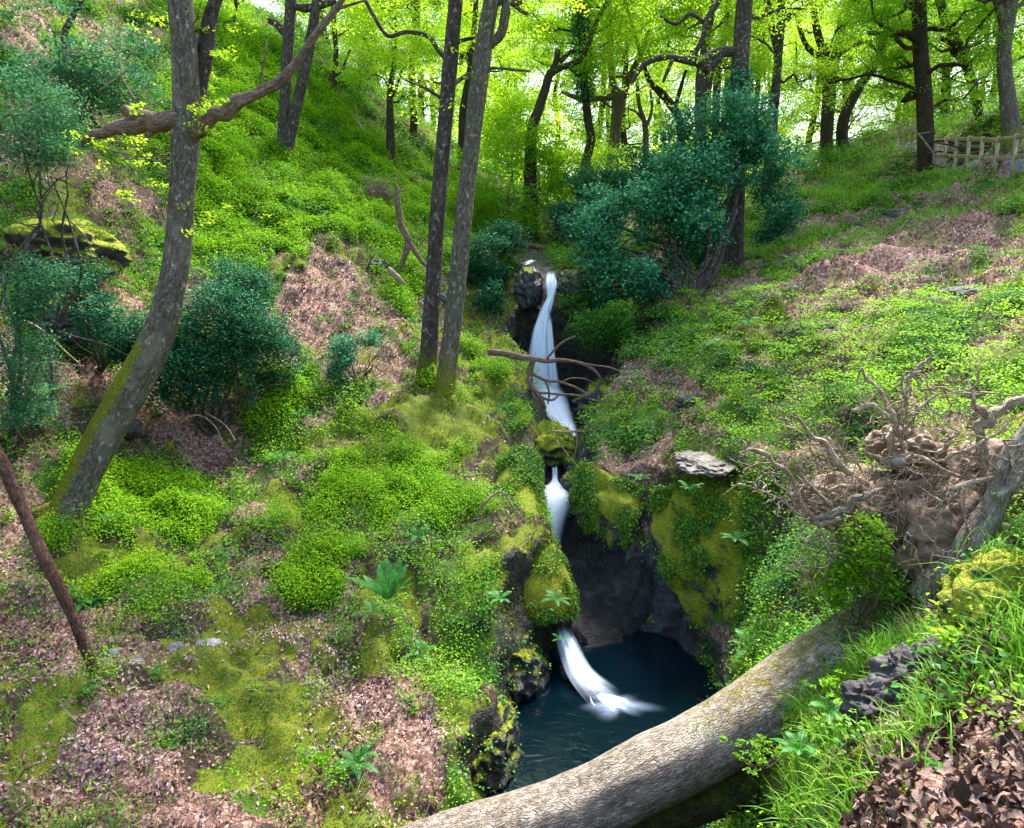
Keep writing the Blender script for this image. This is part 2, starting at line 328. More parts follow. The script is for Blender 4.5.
# cover regions: centre pixel, half width and half height on the slope as seen
REG = {
 'bil': [(300,110,110,60),(250,210,60,60),(350,200,70,40),(400,250,40,50),(300,430,48,24),(170,510,80,42),(390,500,80,48),(330,560,75,32),(480,380,40,20),(240,120,70,60),(350,60,50,50),(430,210,40,30),(120,590,40,15)],
 'moss': [(350,640,50,14),(250,745,30,20),(150,700,30,14),(60,690,24,14),(420,480,60,14),(280,520,40,14),(200,560,60,14),(520,500,16,60),(460,430,100,50),(510,560,40,70),(240,670,80,60),(470,730,50,70),(80,690,40,30),(70,250,60,60),(290,630,60,20),(720,520,60,50),(610,500,30,40),(30,740,60,60),(400,620,50,20),(450,400,40,30),(400,440,110,40),(980,580,60,60),(300,740,60,50),(110,560,70,25),(380,800,60,30)],
 'lit': [(25,50,50,22),(120,75,45,14),(60,300,40,14),(870,270,40,12),(800,310,30,12),(910,330,26,10),(1000,240,40,16),(650,450,20,10),(890,380,20,10),(760,360,24,10),(700,430,30,10),(650,400,25,10),(880,300,30,14),(820,250,30,10),(790,285,30,10),(740,470,40,12),(930,240,30,12),(1010,290,25,20),(840,340,20,12),(690,350,18,10),(720,400,24,10),(960,330,20,12),(60,640,70,35),(210,660,70,20),(370,690,60,60),(60,790,90,50),(200,800,90,50),(200,460,75,16),(370,400,45,18),(830,290,50,16),(870,225,50,22),(970,220,70,45),(760,300,40,14),(930,800,140,70),(310,300,50,16),(900,260,60,20),(420,770,40,60),(130,720,70,40),(250,530,20,30),(380,330,50,20),(960,170,70,12),(300,790,50,40),(700,390,60,20),(330,650,60,25)],
 'green': [(850,200,60,30),(760,240,60,30),(700,350,60,50),(780,400,90,50),(900,340,90,50),(1000,320,60,40),(720,560,60,60),(760,640,40,50),(480,600,30,70),(640,430,50,40),(830,770,70,60),(470,680,40,60),(650,470,60,20),(900,580,60,50),(200,250,50,40),(60,420,50,50),(280,790,60,20),(400,650,30,20),(560,380,20,40),(620,340,50,50),(1000,760,10,10)],
 'rock': [(560,560,25,60),(620,490,14,40),(640,600,50,60),(690,640,30,40),(190,640,30,18),(90,640,20,8),(525,350,18,50),(520,650,14,40)],
}
def reg_frame(px, py, rx, ry):
    c = hit(px, py); u = hit(px+rx, py)-c; v = hit(px, py-ry)-c; v2 = c-hit(px, min(py+ry, 900))
    v = v if np.linalg.norm(v) < np.linalg.norm(v2) else v2
    u = P(px+rx, py, c[1])-c if np.linalg.norm(u) > 3*rx*c[1]/F else u
    mx = 5*ry*c[1]/F
    if np.linalg.norm(v) > mx: v = v*mx/np.linalg.norm(v)
    J = np.array([u[:2], v[:2]]).T
    if abs(np.linalg.det(J)) < 1e-4: J = np.diag([rx*c[1]/F, ry*c[1]/F*2.5])
    return c[:2], np.linalg.inv(J)
FR = {k: [reg_frame(*r) for r in v] for k, v in REG.items()}
def cover(kind, x, y):
    s = np.zeros(np.shape(x)); q = np.stack([x, y, np.zeros_like(x)], -1)
    sc1 = np.clip(y/9, .5, 2)
    x = x+(fbm(q*1.1, 61, 4)*.9+fbm(q*4, 62, 3)*.25)*sc1; y = y+(fbm(q*1.1, 63, 4)*1.1+fbm(q*4, 64, 3)*.3)*sc1
    for c, J in FR[kind]:
        dx, dy = x-c[0], y-c[1]
        r = np.hypot(J[0, 0]*dx+J[0, 1]*dy, J[1, 0]*dx+J[1, 1]*dy)
        s = np.maximum(s, 1-sm(r, .55, 1.25))
    return s
# grid
aa = np.concatenate([-np.geomspace(9, 1.35, 40)[:-1], np.linspace(-1.3, 1.3, 640), np.geomspace(1.35, 9, 40)[1:]])
yy = np.concatenate([np.geomspace(1.0, 75, 760), np.geomspace(78, 420, 30)])
AA, YY = np.meshgrid(aa, yy)
GX = AA*YY; GY = YY-2.5
GZ, GWc, GQ = Hfull(GX, GY)
G = np.stack([GX, GY, GZ], -1)
def grid_normals(G):
    du = np.gradient(G, axis=1); dv = np.gradient(G, axis=0); return nrm(np.cross(du, dv))
GN = grid_normals(G)
steep = 1-GN[..., 2]
disp = fbm(G*1.3, 31, 4)*.28*sm(steep, .25, .6)*sm(GQ, -.3, .1)+np.abs(fbm(G*np.array([3, 3, 6.]), 77, 3))*.10*sm(steep, .3, .6)
G = G+GN*(disp*(1-sm(GY, 40, 60)))[..., None]*np.array([1, 1, .4])
GN = grid_normals(G); steep = 1-GN[..., 2]
# cover weights per vertex
CW = {k: cover(k, G[..., 0], G[..., 1]) for k in REG}
nzA = fbm(G*.9, 51, 4)
CW['rock'] = np.maximum(CW['rock']*.55*sm(GQ, 1.2, .5), sm(steep, .42, .6)*sm(GQ, 1.0, .5)*.9)
side = sm(G[..., 2], -3.9, -4.5)*sm(GY, 11, 9.5)
CW['rock'] = CW['rock']*(1-.75*sm(GX, .9, 1.6)*sm(GY, 10.5, 9.6)*sm(G[..., 2], -4.9, -4.4)*sm(fbm(G*1.4, 71, 3), -.25, .1))
CW['rock'] = np.maximum(CW['rock'], sm(GQ, .12, -.05)*1.0)
CW['rock'] = np.maximum(CW['rock'], sm(GQ, .75, .45)*sm(G[..., 2], -3.2, -3.6)*sm(GY, 8.6, 9.4)*sm(GY, 13.5, 12.5)*sm(GX, .3, .6))
gen = sm(nzA, -.3, .2)
tot = CW['bil']+CW['moss']+CW['lit']+CW['green']
rest = np.clip(1-tot, 0, 1)
CW['green'] = np.maximum(np.maximum(CW['green']*.6, CW['bil']*.75), rest*gen*.75)
CW['moss'] = np.maximum(CW['moss']*.75, rest*(1-gen)*.6)
CW['lit'] = np.clip(np.maximum(CW['lit']*1.0, rest*.45), 0, 1)
pt = sm(fbm(G*np.array([.55, .55, .55])+11, 81, 4), .0, .22)*sm(GX, .8, 2.2)*sm(GY, 6, 8)+.6*sm(fbm(G*.7+5, 82, 4), .08, .25)*sm(-GX, .5, 2)*sm(GY, 5, 8)*(1-CW['bil'])
pt = np.clip(pt, 0, 1)
CW['green'] = CW['green']*(1-.8*pt); CW['lit'] = np.clip(CW['lit']+.6*pt, 0, 1); CW['moss'] = CW['moss']*(1-.4*pt)
# tarmac path beyond the near fence
pth = np.array([P(1040,176,21)[:2], P(960,172,25)[:2], P(900,164,34)[:2], P(840,156,42)[:2]])
dmin = np.full(GX.shape, 1e9)
for a, b in zip(pth[:-1], pth[1:]):
    d = b-a; t = np.clip(((G[..., 0]-a[0])*d[0]+(G[..., 1]-a[1])*d[1])/(d@d), 0, 1)
    dmin = np.minimum(dmin, np.hypot(G[..., 0]-a[0]-t*d[0], G[..., 1]-a[1]-t*d[1]))
CW['path'] = 1-sm(dmin, .3, .5)
nb = np.exp(-(((G[..., 0]-1.7)/1.1)**2+((G[..., 1]-2.1)/.75)**2)**2)
CW['lit'] = np.maximum(CW['lit'], nb)
for k in ('green', 'bil', 'moss'): CW[k] = CW[k]*(1-nb)
ny, nx = GX.shape
idx = np.arange(ny*nx).reshape(ny, nx)
quads = np.stack([idx[:-1, :-1], idx[:-1, 1:], idx[1:, 1:], idx[1:, :-1]], -1).reshape(-1, 4)
terrain = mesh_obj('terrain', G.reshape(-1, 3), quads, M['ground'], attrs={k: CW[k].ravel() for k in ('moss', 'lit', 'green', 'rock', 'path')})
tag(terrain, 'steep wooded ravine sides of moss, soil and fallen leaves', 'ground', kind='structure')

# sampling points on the terrain
cellA = (np.linalg.norm(np.cross(G[:-1, 1:]-G[:-1, :-1], G[1:, :-1]-G[:-1, :-1]), axis=-1))
cc = lambda A: .25*(A[:-1, :-1]+A[:-1, 1:]+A[1:, :-1]+A[1:, 1:])
cG = cc(G[..., 0]), cc(G[..., 1]), cc(G[..., 2]); cStE = cc(steep); cQ = cc(GQ)
infr = (np.abs(cG[0]/np.maximum(cG[1]+.8, .1)) < .85) & (cG[1] > .9) & (cG[1] < 48)
def scatter(n, weight, seed):
    """n points on the terrain with probability area * weight; returns positions and normals"""
    w = (cellA*weight*infr).ravel(); s = w.sum()
    if s <= 0: return np.zeros((0, 3)), np.zeros((0, 3))
    r = rng(seed); c = np.searchsorted(np.cumsum(w)/s, r.random(n)); c = np.minimum(c, w.size-1)
    i, j = c//(nx-1), c % (nx-1); u, v = r.random(n)[:, None], r.random(n)[:, None]
    p = (G[i, j]*(1-u)+G[i, j+1]*u)*(1-v)+(G[i+1, j]*(1-u)+G[i+1, j+1]*u)*v
    return p, GN[i, j]
depthw = 1/np.maximum(cG[1], 2.5)**1.1       # nearer ground gets proportionally more pieces
# ------------------------------------------------------------------ leaf builders
def frames(N, r):
    """random tangent frames about normals N"""
    t = r.normal(size=N.shape); t = nrm(t-N*(t*N).sum(-1, keepdims=True)); return t, np.cross(N, t)
def leaves(C, N, size, r, asp=.5, fold=.25, rnd=None, T=None):
    """folded rhombic leaves, 4 verts 2 tris-ish quads"""
    n = len(C)
    if T is None: T, B = frames(N, r)
    else: B = np.cross(N, T)
    s = size[:, None]
    v0 = C-T*s*.5; v2 = C+T*s*.5-N*s*fold*.5
    v1 = C+B*s*asp*.5+N*s*fold*.4-T*s*.05; v3 = C-B*s*asp*.5+N*s*fold*.4-T*s*.05
    V = np.stack([v0, v1, v2, v3], 1).reshape(-1, 3)
    k = np.arange(n)[:, None]*4
    FC = np.concatenate([k+np.array([[0, 1, 2]]), k+np.array([[0, 2, 3]])])
    if rnd is None: rnd = r.random(n)
    return V, FC, np.repeat(rnd, 4)
def leaf_obj(name, C, N, size, mat, seed, parent=None, rnd=None, asp=.5, fold=.25, T=None):
    r = rng(seed); V, FC, a = leaves(C, N, size, r, asp, fold, rnd, T)
    return mesh_obj(name, V, FC, mat, parent, {'rnd': a}, smooth=False)
def tuft_leaves(p, n, k, rad, h, r, flat=.0):
    """k leaves in a dome over each point: returns centres, normals, per-leaf tuft index"""
    m = len(p); d = r.normal(size=(m, k, 3)); d[..., 2] = np.abs(d[..., 2])+.15; d = nrm(d)
    rr = (r.random((m, k, 1))**.45)
    off = d*rr*np.stack([rad, rad, h], -1)[:, None, :]
    C = p[:, None, :]+off+n[:, None]*.01
    N = nrm(d*.6+np.array([0, 0, .9])+r.normal(size=(m, k, 3))*.45)
    return C.reshape(-1, 3), N.reshape(-1, 3), np.repeat(np.arange(m), k), rr.reshape(-1)
def clump(p, seed, f=1.0): return fbm(p*f, seed, 3)

# ------------------------------------------------------------------ tubes
def catmull(pts, m):
    pts = np.asarray(pts, float); n = len(pts)
    if n < 3 or m <= 1: return pts if m <= 1 else np.concatenate([pts[0]+(pts[1]-pts[0])*np.linspace(0, 1, m+1)[:, None]])
    ext = np.vstack([2*pts[0]-pts[1], pts, 2*pts[-1]-pts[-2]]); out = []
    for i in range(n-1):
        a, b, c, d = ext[i:i+4]
        for t in np.linspace(0, 1, m, endpoint=False):
            out.append(.5*((2*b)+(c-a)*t+(2*a-5*b+4*c-d)*t*t+(3*b-a-3*c+d)*t**3))
    out.append(pts[-1]); return np.array(out)
class TB:
    def __init__(s): s.V, s.F, s.B, s.Ms, s.n = [], [], [], [], 0
    def tube(s, pts, rad, sides=10, sub=4, rough=.0, seed=0, cap=True, mossfn=None, ftop=.0):
        q = catmull(np.hstack([np.asarray(pts, float), np.asarray(rad, float)[:, None]]), sub)
        p, R = q[:, :3], np.maximum(q[:, 3], .0008); m = len(p)
        T = nrm(np.gradient(p, axis=0)); a = np.array([0, 0, 1.]) if abs(T[0, 2]) < .9 else np.array([1., 0, 0])
        U = np.zeros_like(p); U[0] = nrm(np.cross(T[0], a))
        for i in range(1, m): U[i] = nrm(U[i-1]-T[i]*(U[i-1]@T[i]))
        B = np.cross(T, U); th = np.linspace(0, 2*np.pi, sides, endpoint=False)
        ring = U[:, None]*np.cos(th)[None, :, None]+B[:, None]*np.sin(th)[None, :, None]
        L = np.concatenate([[0], np.cumsum(np.linalg.norm(np.diff(p, axis=0), axis=1))])
        V = p[:, None]+ring*R[:, None, None]
        if rough > 0:
            nz = fbm(V/np.maximum(R.mean(), .02)*.55+seed*3.1, 5+seed, 3)+.5*vnoise(ring*3+np.stack([L*0, L*0, L*.8/max(R.mean(), .02)*.25], -1)[:, None], seed)
            V = p[:, None]+ring*(R[:, None]*(1+rough*nz))[..., None]
        bk = np.stack([np.cos(th)[None]*R[:, None]+seed*.7, np.sin(th)[None]*R[:, None], np.repeat(L[:, None], sides, 1)], -1)
        ms = np.clip(ring[..., 2], 0, 1)*0 if mossfn is None else mossfn(V, ring, L/max(L[-1], 1e-6))
        i = s.n+np.arange(m*sides).reshape(m, sides); nx_ = np.roll(i, -1, 1)
        s.F.append(np.stack([i[:-1], nx_[:-1], nx_[1:], i[1:]], -1).reshape(-1, 4))
        s.V.append(V.reshape(-1, 3)); s.B.append(bk.reshape(-1, 3)); s.Ms.append(ms.reshape(-1)); s.n += m*sides
        if cap:
            for e, sg in ((0, -1), (m-1, 1)):
                c = p[e]+T[e]*sg*R[e]*(.15 if R[e] > .05 else .8)
                s.V.append(c[None]); s.B.append(np.array([[seed*.7, 0, L[e]]])); s.Ms.append(np.zeros(1))
                rr = i[e]; k = s.n; s.n += 1
                f = np.stack([rr, np.roll(rr, -1), np.full(sides, k)], -1)
                s.F.append(f if sg > 0 else f[:, ::-1])
        return s
    def build(s, name, mat, parent=None):
        q = [f for f in s.F if f.shape[1] == 4]; t = [f for f in s.F if f.shape[1] == 3]
        FC = ([np.concatenate(q)] if q else [])+([np.concatenate(t)] if t else [])
        return mesh_obj(name, np.concatenate(s.V), FC, mat, parent, {'bk': np.concatenate(s.B), 'moss': np.concatenate(s.Ms)})
def wander(a, b, n, amp, r, sag=0.):
    """points from a to b with smooth sideways wander"""
    a, b = np.asarray(a, float), np.asarray(b, float); t = np.linspace(0, 1, n)[:, None]
    o = np.cumsum(r.normal(size=(n, 3)), 0); o = o-o[0]-(o[-1]-o[0])*t
    p = a+(b-a)*t+o*amp*np.linalg.norm(b-a)/np.sqrt(n); p[:, 2] += sag*np.sin(np.pi*t[:, 0])*np.linalg.norm(b-a); return p
def blob(name, c, rad, mat, seed, parent=None, amp=.22, f=1.3, n=48, flat=0, smooth=True):
    """a lumpy closed rock-like solid"""
    th = np.linspace(0, 2*np.pi, n*2, endpoint=False); ph = np.linspace(0.02, np.pi-.02, n)
    TH, PH = np.meshgrid(th, ph); d = np.stack([np.sin(PH)*np.cos(TH), np.sin(PH)*np.sin(TH), np.cos(PH)], -1)
    rad = np.asarray(rad, float)
    k = 1+fbm(d*f+seed*5.3, seed, 5)*amp*1.8-np.abs(fbm(d*f*1.8+seed, seed+3, 4))*amp*2.2+amp*.4
    cell = np.floor(d*f*2.2+fbm(d*2, seed, 2)[..., None]*.8+seed); k = k+(hash3(*[cell[..., q_].astype(int) for q_ in range(3)], seed)-.5)*amp*.0
    if flat: d = d*np.minimum(1, flat/np.maximum(np.abs(d).max(-1, keepdims=True), 1e-3))
    V = np.asarray(c)+d*k[..., None]*rad
    i = np.arange(n*2*n).reshape(n, 2*n); nx_ = np.roll(i, -1, 1)
    Fq = np.stack([i[:-1], i[1:], nx_[1:], nx_[:-1]], -1).reshape(-1, 4)
    caps = [i[0][None, :], i[-1][None, ::-1]]
    o = mesh_obj(name, V.reshape(-1, 3), [Fq]+caps, mat, parent, smooth=smooth)
    return rebase(o, np.asarray(c, float)) if parent is None else o

# ------------------------------------------------------------------ water
def water_mats():
    m, n, l, out = new_mat('pool_water'); b = NB(n, l)
    pos = n.new('ShaderNodeNewGeometry').outputs['Position']
    h = b.math('ADD', b.noise(b.coord((1, 1.6, 1), pos), 3, 4, .5, 1.2), b.math('MULTIPLY', b.noise(pos, 16, 3), .35))
    l.new(b.bsdf((.0006, .006, .011), .09, b.bump(h, .3, .03), .3), out.inputs[0]); M['pool'] = m
    for nm, colr, lo, hi in (('fall_water', (.80, .87, .96), .34, .60), ('foam', (.82, .9, .97), .40, .72)):
        m, n, l, out = new_mat(nm); b = NB(n, l)
        uv = b.attr('uv', 3); u = b.attr('edge'); t = b.noise(b.coord((13, .8, 1) if nm == 'fall_water' else (5, 1.4, 1), uv), 1.6, 5, .6)
        k = b.math('ADD', b.math('MULTIPLY', u, 1.0), b.math('MULTIPLY', b.math('SUBTRACT', t, .5), 2.3 if nm == 'fall_water' else 2.2))
        a = b.step(k, .0, .9)
        s = b.bsdf(b.mix(b.step(t, lo, hi), (.26, .42, .74), colr), .45, b.bump(t, .4, .03), .4)
        tr = n.new('ShaderNodeBsdfTransparent'); mx = n.new('ShaderNodeMixShader')
        l.new(a, mx.inputs[0]); l.new(tr.outputs[0], mx.inputs[1]); l.new(s, mx.inputs[2]); l.new(mx.outputs[0], out.inputs[0]); M[nm] = m
water_mats()
def ribbon(name, pts, widths, mat, bulge=.25, nu=15, sub=8, seed=0, fade=(.0, .0), spread=None, parent=None):
    q = catmull(np.hstack([np.asarray(pts, float), np.asarray(widths, float)[:, None]]), sub); p, w = q[:, :3], q[:, 3]
    T = nrm(np.gradient(p, axis=0)); S = nrm(np.cross(T, np.array([0, 0, 1.])) + 1e-6)
    S = np.where((np.abs(T[:, 2:3]) > .97), np.array([[1., 0, 0]]), S); S = np.where(S[:, :1] < 0, -S, S)
    S[1:-1] = (S[:-2]+S[1:-1]+S[2:])/3; S = nrm(S); Nn = nrm(np.cross(S, T)); Nn = np.where(Nn[:, 1:2] > 0, -Nn, Nn)
    u = np.linspace(-1, 1, nu); L = np.concatenate([[0], np.cumsum(np.linalg.norm(np.diff(p, axis=0), axis=1))])
    V = p[:, None]+S[:, None]*(u[None, :, None]*w[:, None, None])+Nn[:, None]*((1-u**2)[None, :, None]*w[:, None, None]*bulge)
    V = V+Nn[:, None]*(fbm(np.stack(np.broadcast_arrays(u[None]*6, L[:, None]*.7, 0*L[:, None]), -1), 3+seed, 3)*.05)[..., None]
    e = (np.clip(1-np.abs(u)**1.6, 0, 1)**.9)[None]*np.ones((len(p), 1)); t = L/L[-1]
    if fade[0]: e = e*sm(t, 0, fade[0])[:, None]
    if fade[1]: e = e*sm(1-t, 0, fade[1])[:, None]
    uv = np.stack(np.broadcast_arrays(u[None], L[:, None], 0*L[:, None]+seed), -1)
    i = np.arange(V.shape[0]*nu).reshape(-1, nu); FC = np.stack([i[:-1, :-1], i[:-1, 1:], i[1:, 1:], i[1:, :-1]], -1).reshape(-1, 4)
    return mesh_obj(name, V.reshape(-1, 3), FC, mat, parent, {'edge': e.ravel(), 'uv': uv.reshape(-1, 3)})
# pool surface
px_ = np.linspace(-2.2, 3.6, 60); py_ = np.linspace(3.0, 10.2, 70); X, Y = np.meshgrid(px_, py_)
i = np.arange(X.size).reshape(X.shape)
pool = mesh_obj('pool_water', np.stack([X, Y, X*0+POOL], -1).reshape(-1, 3), np.stack([i[:-1, :-1], i[:-1, 1:], i[1:, 1:], i[1:, :-1]], -1).reshape(-1, 4), M['pool'])
tag(pool, 'dark blue green plunge pool at the foot of the lowest fall', 'water', kind='structure')
f = ribbon('waterfall', [P(530,262,19.3), P(524,266,19.0)], [.22, .12], M['fall_water'], seed=1); tag(f, 'short white spill at the very top of the stream', 'waterfall', kind='structure')
f = ribbon('waterfall', [P(552,270,17.5), P(550,283,17.15), P(550,297,16.95), P(545,312,16.8), P(542,350,16.65), P(540,402,16.45)], [.17, .15, .09, .14, .22, .36], M['fall_water'], .18, seed=2, fade=(.12, .12))
tag(f, 'tall silky white waterfall dropping into the dark upper hollow', 'waterfall', kind='structure')
f = ribbon('waterfall', [P(545,300,16.9), P(538,330,16.72), P(533,370,16.6), P(529,404,16.45)], [.10, .14, .20, .3], M['fall_water'], .3, seed=12, fade=(.25, .15))
tag(f, 'thin veil of water left of the tall white waterfall', 'waterfall', kind='structure')
f = ribbon('waterfall', [P(545,378,16.2), P(548,392,15.9), P(553,405,15.2), P(560,418,14.6), P(568,430,14.0), P(571,438,13.3)], [.30, .42, .40, .30, .20, .14], M['fall_water'], .15, seed=3, fade=(.2, .05))
tag(f, 'white cascade spilling past the dead branch below the tall fall', 'waterfall', kind='structure')
f = ribbon('waterfall', [P(555,468,12.4), P(555,482,12.1), P(554,492,11.9), P(550,500,11.6), P(546,525,11.25), P(545,560,10.95), P(550,600,10.5)], [.06, .09, .40, .46, .34, .26, .2], M['fall_water'], .2, seed=4, fade=(.0, .1))
tag(f, 'middle fall widening in the narrow rock cleft', 'waterfall', kind='structure')
a_, b_, c_ = P(566,640,8.75), P(580,672,8.35), P(600,697,8.02)
f = ribbon('waterfall', [a_+[-.05, .25, .1], a_, b_, c_+[0, 0, .05], c_+[.09, -.10, .02], c_+[.18, -.20, .012]], [.11, .15, .21, .29, .30, .18], M['fall_water'], .2, seed=5, fade=(.22, .5), nu=25)
tag(f, 'bright white chute sliding from under the mossy rock into the pool', 'waterfall', kind='structure')
for j_, (pl, wd, lb) in enumerate([([P(550,272,17.45), P(553,284,17.1), P(551,298,16.95), P(548,320,16.8)], [.08,.12,.10,.04], 'small side spill at the right lip of the tall waterfall'), ([P(549,310,16.78), P(550,335,16.66), P(552,365,16.55), P(556,402,16.4)], [.05,.09,.12,.16], 'thin strand down the right side of the tall waterfall'), ([P(541,402,15.9), P(538,412,15.4), P(542,424,14.7)], [.10,.12,.05], 'thin spill left of the white cascade')]):
    f = ribbon('waterfall', pl, wd, M['fall_water'], .25, seed=20+j_, fade=(.2, .25)); tag(f, lb, 'waterfall', kind='structure')
r = rng(6); fv = []
for j_ in range(11):
    an = -1.45+1.0*j_/10+r.normal()*.05; L_ = .26+.24*r.random(); o_ = c_+np.array([.04*r.normal(), .03*r.normal(), .012+.0012*j_]); dv = np.array([math.cos(an), math.sin(an)*.8, 0])
    f = ribbon('foam', [o_, o_+dv*L_*.4, o_+dv*L_*.75, o_+dv*L_*1.1], [.05, .075, .06, .03], M['fall_water'], 0., 9, 6, 40+j_, (.1, .6)); tag(f, 'white foam streaks fanning out over the pool from the chute', 'foam', kind='stuff')
# foam on the pool, a film of its own over the water
r = rng(4); th = np.linspace(0, 2*np.pi, 60, endpoint=False); rr = np.linspace(0, 1, 24)
TH, RR = np.meshgrid(th, rr); cx, cy = c_[0]+.16, c_[1]-.16
ang = -.35; lob = 1+.25*np.sin(TH*3+1)+.15*np.sin(TH*7); ex, ey = .50*RR*np.cos(TH)*lob, .36*RR*np.sin(TH)*lob
X = cx+ex*math.cos(ang)-ey*math.sin(ang); Y = cy+ex*math.sin(ang)+ey*math.cos(ang)
i = np.arange(X.size).reshape(X.shape); nx2 = np.roll(i, -1, 1)
f = mesh_obj('foam', np.stack([X, Y, X*0+POOL+.006], -1).reshape(-1, 3), np.stack([i[:-1], nx2[:-1], nx2[1:], i[1:]], -1).reshape(-1, 4), M['foam'], None,
    {'edge': (.62*(1-RR)**1.1).ravel(), 'uv': np.stack([np.abs(TH-np.pi)*1.6, RR*1.3, RR*0], -1).reshape(-1, 3)})
tag(f, 'white foam spreading over the pool below the chute', 'foam', kind='stuff')
# ------------------------------------------------------------------ ground cover
def far_size(p, s, g=9.): return s*np.maximum(1, p[:, 1]/g)**.8
notrock = np.clip(1-cc(CW['rock'])*1.2, 0, 1)*sm(cQ, .05, .35)*(1-cc(CW['path']))
def bumps(seed, f=1.1, lo=-.15, hi=.15): return sm(cc(fbm(G*f, seed, 3)), lo, hi)
# bilberry
wb = (cc(CW['bil'])*(.12+.88*bumps(301, 1.3, -.15, .1))*(.5+.5*bumps(302, 3.5, -.2, .1)) + .05*cc(CW['green']))*notrock*(.12+.88*sm(cG[1], 4.2, 5.5))
p, n = scatter(9500, wb*depthw**1.25, 11); r = rng(12)
sz = .6+.9*np.clip(.5+fbm(p*1.3, 302, 2)*1.2, 0, 1)
rad = .20*sz*np.maximum(1, p[:, 1]/16); h = .33*sz*np.maximum(1, p[:, 1]/16)
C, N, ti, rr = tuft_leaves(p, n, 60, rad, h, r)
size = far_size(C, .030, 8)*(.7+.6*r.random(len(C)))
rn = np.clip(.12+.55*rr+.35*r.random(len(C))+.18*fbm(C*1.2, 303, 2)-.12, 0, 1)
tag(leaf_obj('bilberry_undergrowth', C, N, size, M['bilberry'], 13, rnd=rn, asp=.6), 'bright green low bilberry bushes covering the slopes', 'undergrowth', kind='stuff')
# a stand of lower mixed herbs over the green areas
wg = (cc(CW['green'])*(.08+.92*bumps(311, 1.0, -.05, .2)*(.3+.7*bumps(312, 3.2, -.2, .2))))*np.clip(1-cc(CW['bil']), 0, 1)*notrock*sm(cG[1], 3.6, 5.5)
p, n = scatter(13500, wg*depthw, 21); r = rng(22)
sz = .5+.9*r.random(len(p)); k = np.maximum(1, p[:, 1]/14)
C, N, ti, rr = tuft_leaves(p, n, 34, .20*sz*k, .13*sz*k, r)
size = far_size(C, .027, 8)*(.5+.9*r.random(len(C)))
rn = np.clip(.12+.3*rr+.3*r.random(len(C))+.75*np.clip(fbm(C*.7, 312, 3), -.5, .7)+(hash3(ti, ti*0, ti*0, 5)-.5)*.4, 0, 1)
size = size*(.6+.9*hash3(ti, ti*0, ti*0, 9))
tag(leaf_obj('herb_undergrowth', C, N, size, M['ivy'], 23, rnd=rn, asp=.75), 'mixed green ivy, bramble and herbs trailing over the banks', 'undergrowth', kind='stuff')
wbm = (cc(CW['green'])*sm(cG[0], 0, 1.2)*sm(cG[1], 4.5, 6)+.4*cc(CW['green']))*bumps(351, .7, .05, .3)*notrock
p, n = scatter(900, wbm*depthw, 25); r = rng(26); k = np.maximum(1, p[:, 1]/16); sz = .6+.8*r.random(len(p))
C, N, ti, rr = tuft_leaves(p, n, 130, .34*sz*k, .34*sz*k, r)
size = far_size(C, .032, 8)*(.6+.8*r.random(len(C)))*(.75+.6*hash3(ti, ti*0, ti*0, 9))
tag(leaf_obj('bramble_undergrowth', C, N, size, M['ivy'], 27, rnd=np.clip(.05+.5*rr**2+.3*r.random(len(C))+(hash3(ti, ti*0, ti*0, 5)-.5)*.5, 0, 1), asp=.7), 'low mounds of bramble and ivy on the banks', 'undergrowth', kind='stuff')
# dry bleached grass and bracken stalks
p, n = scatter(9000, (cc(CW['lit'])+cc(CW['green'])*.6)*bumps(361, 1.4, .05, .3)*notrock*depthw*sm(cG[1], 4, 6), 28); r = rng(29); k = np.maximum(1, p[:, 1]/9)
def blades(p, n, L, wd, r, lean=.35):
    m = len(p); up = nrm(n*.3+np.array([0, 0, 1.])+r.normal(size=p.shape)*lean); sd = nrm(np.cross(up, r.normal(size=p.shape))); bend = nrm(np.cross(sd, up))
    out = []
    for t, w in ((0, 1), (.35, .95), (.7, .65), (1, .06)):
        c = p+up*(L*t)[:, None]+bend*(L*.55*t*t)[:, None]-np.array([0, 0, 1.])*(L*.25*t**3)[:, None]
        out += [c-sd*(wd*w/2)[:, None], c+sd*(wd*w/2)[:, None]]
    V = np.stack(out, 1).reshape(-1, 3); k = np.arange(m)[:, None]*8
    return V, np.concatenate([k+np.array([[a, a+1, a+3, a+2]]) for a in (0, 2, 4)])
V, FC = blades(p, n, (.10+.2*r.random(len(p)))*k, .005*k, r, .9)
M['straw'] = leaf_mat('dry_straw', [(0, (.16, .10, .05)), (.5, (.36, .26, .15)), (1, (.55, .45, .30))], .2, .7, .2)
tag(mesh_obj('dry_grass', V, FC, M['straw'], attrs={'rnd': np.repeat(r.random(len(p)), 8)}), 'bleached dry stalks lying over the banks', 'dry grass', kind='stuff')
# yellow green honeysuckle-like sprays on the right bank
wy = sum(np.exp(-(((cG[0]-c[0])/1.3)**2+((cG[1]-c[1])/1.3)**2)) for c in [hit(800,370), hit(850,395), hit(960,370), hit(740,330), hit(880,330), hit(1000,390)])*notrock
p, n = scatter(650, wy, 31); r = rng(32)
p = p+np.array([0, 0, 1.])*(r.random(len(p))*.35)[:, None]
C, N, ti, rr = tuft_leaves(p, n, 26, np.full(len(p), .26), np.full(len(p), .10), r)
tag(leaf_obj('honeysuckle_undergrowth', C, N, .045*(.7+.6*r.random(len(C))), M['oak_green'], 33, rnd=r.random(len(C))*.6+.4, asp=.55), 'pale yellow green shoots sprawling over the right bank', 'undergrowth', kind='stuff')
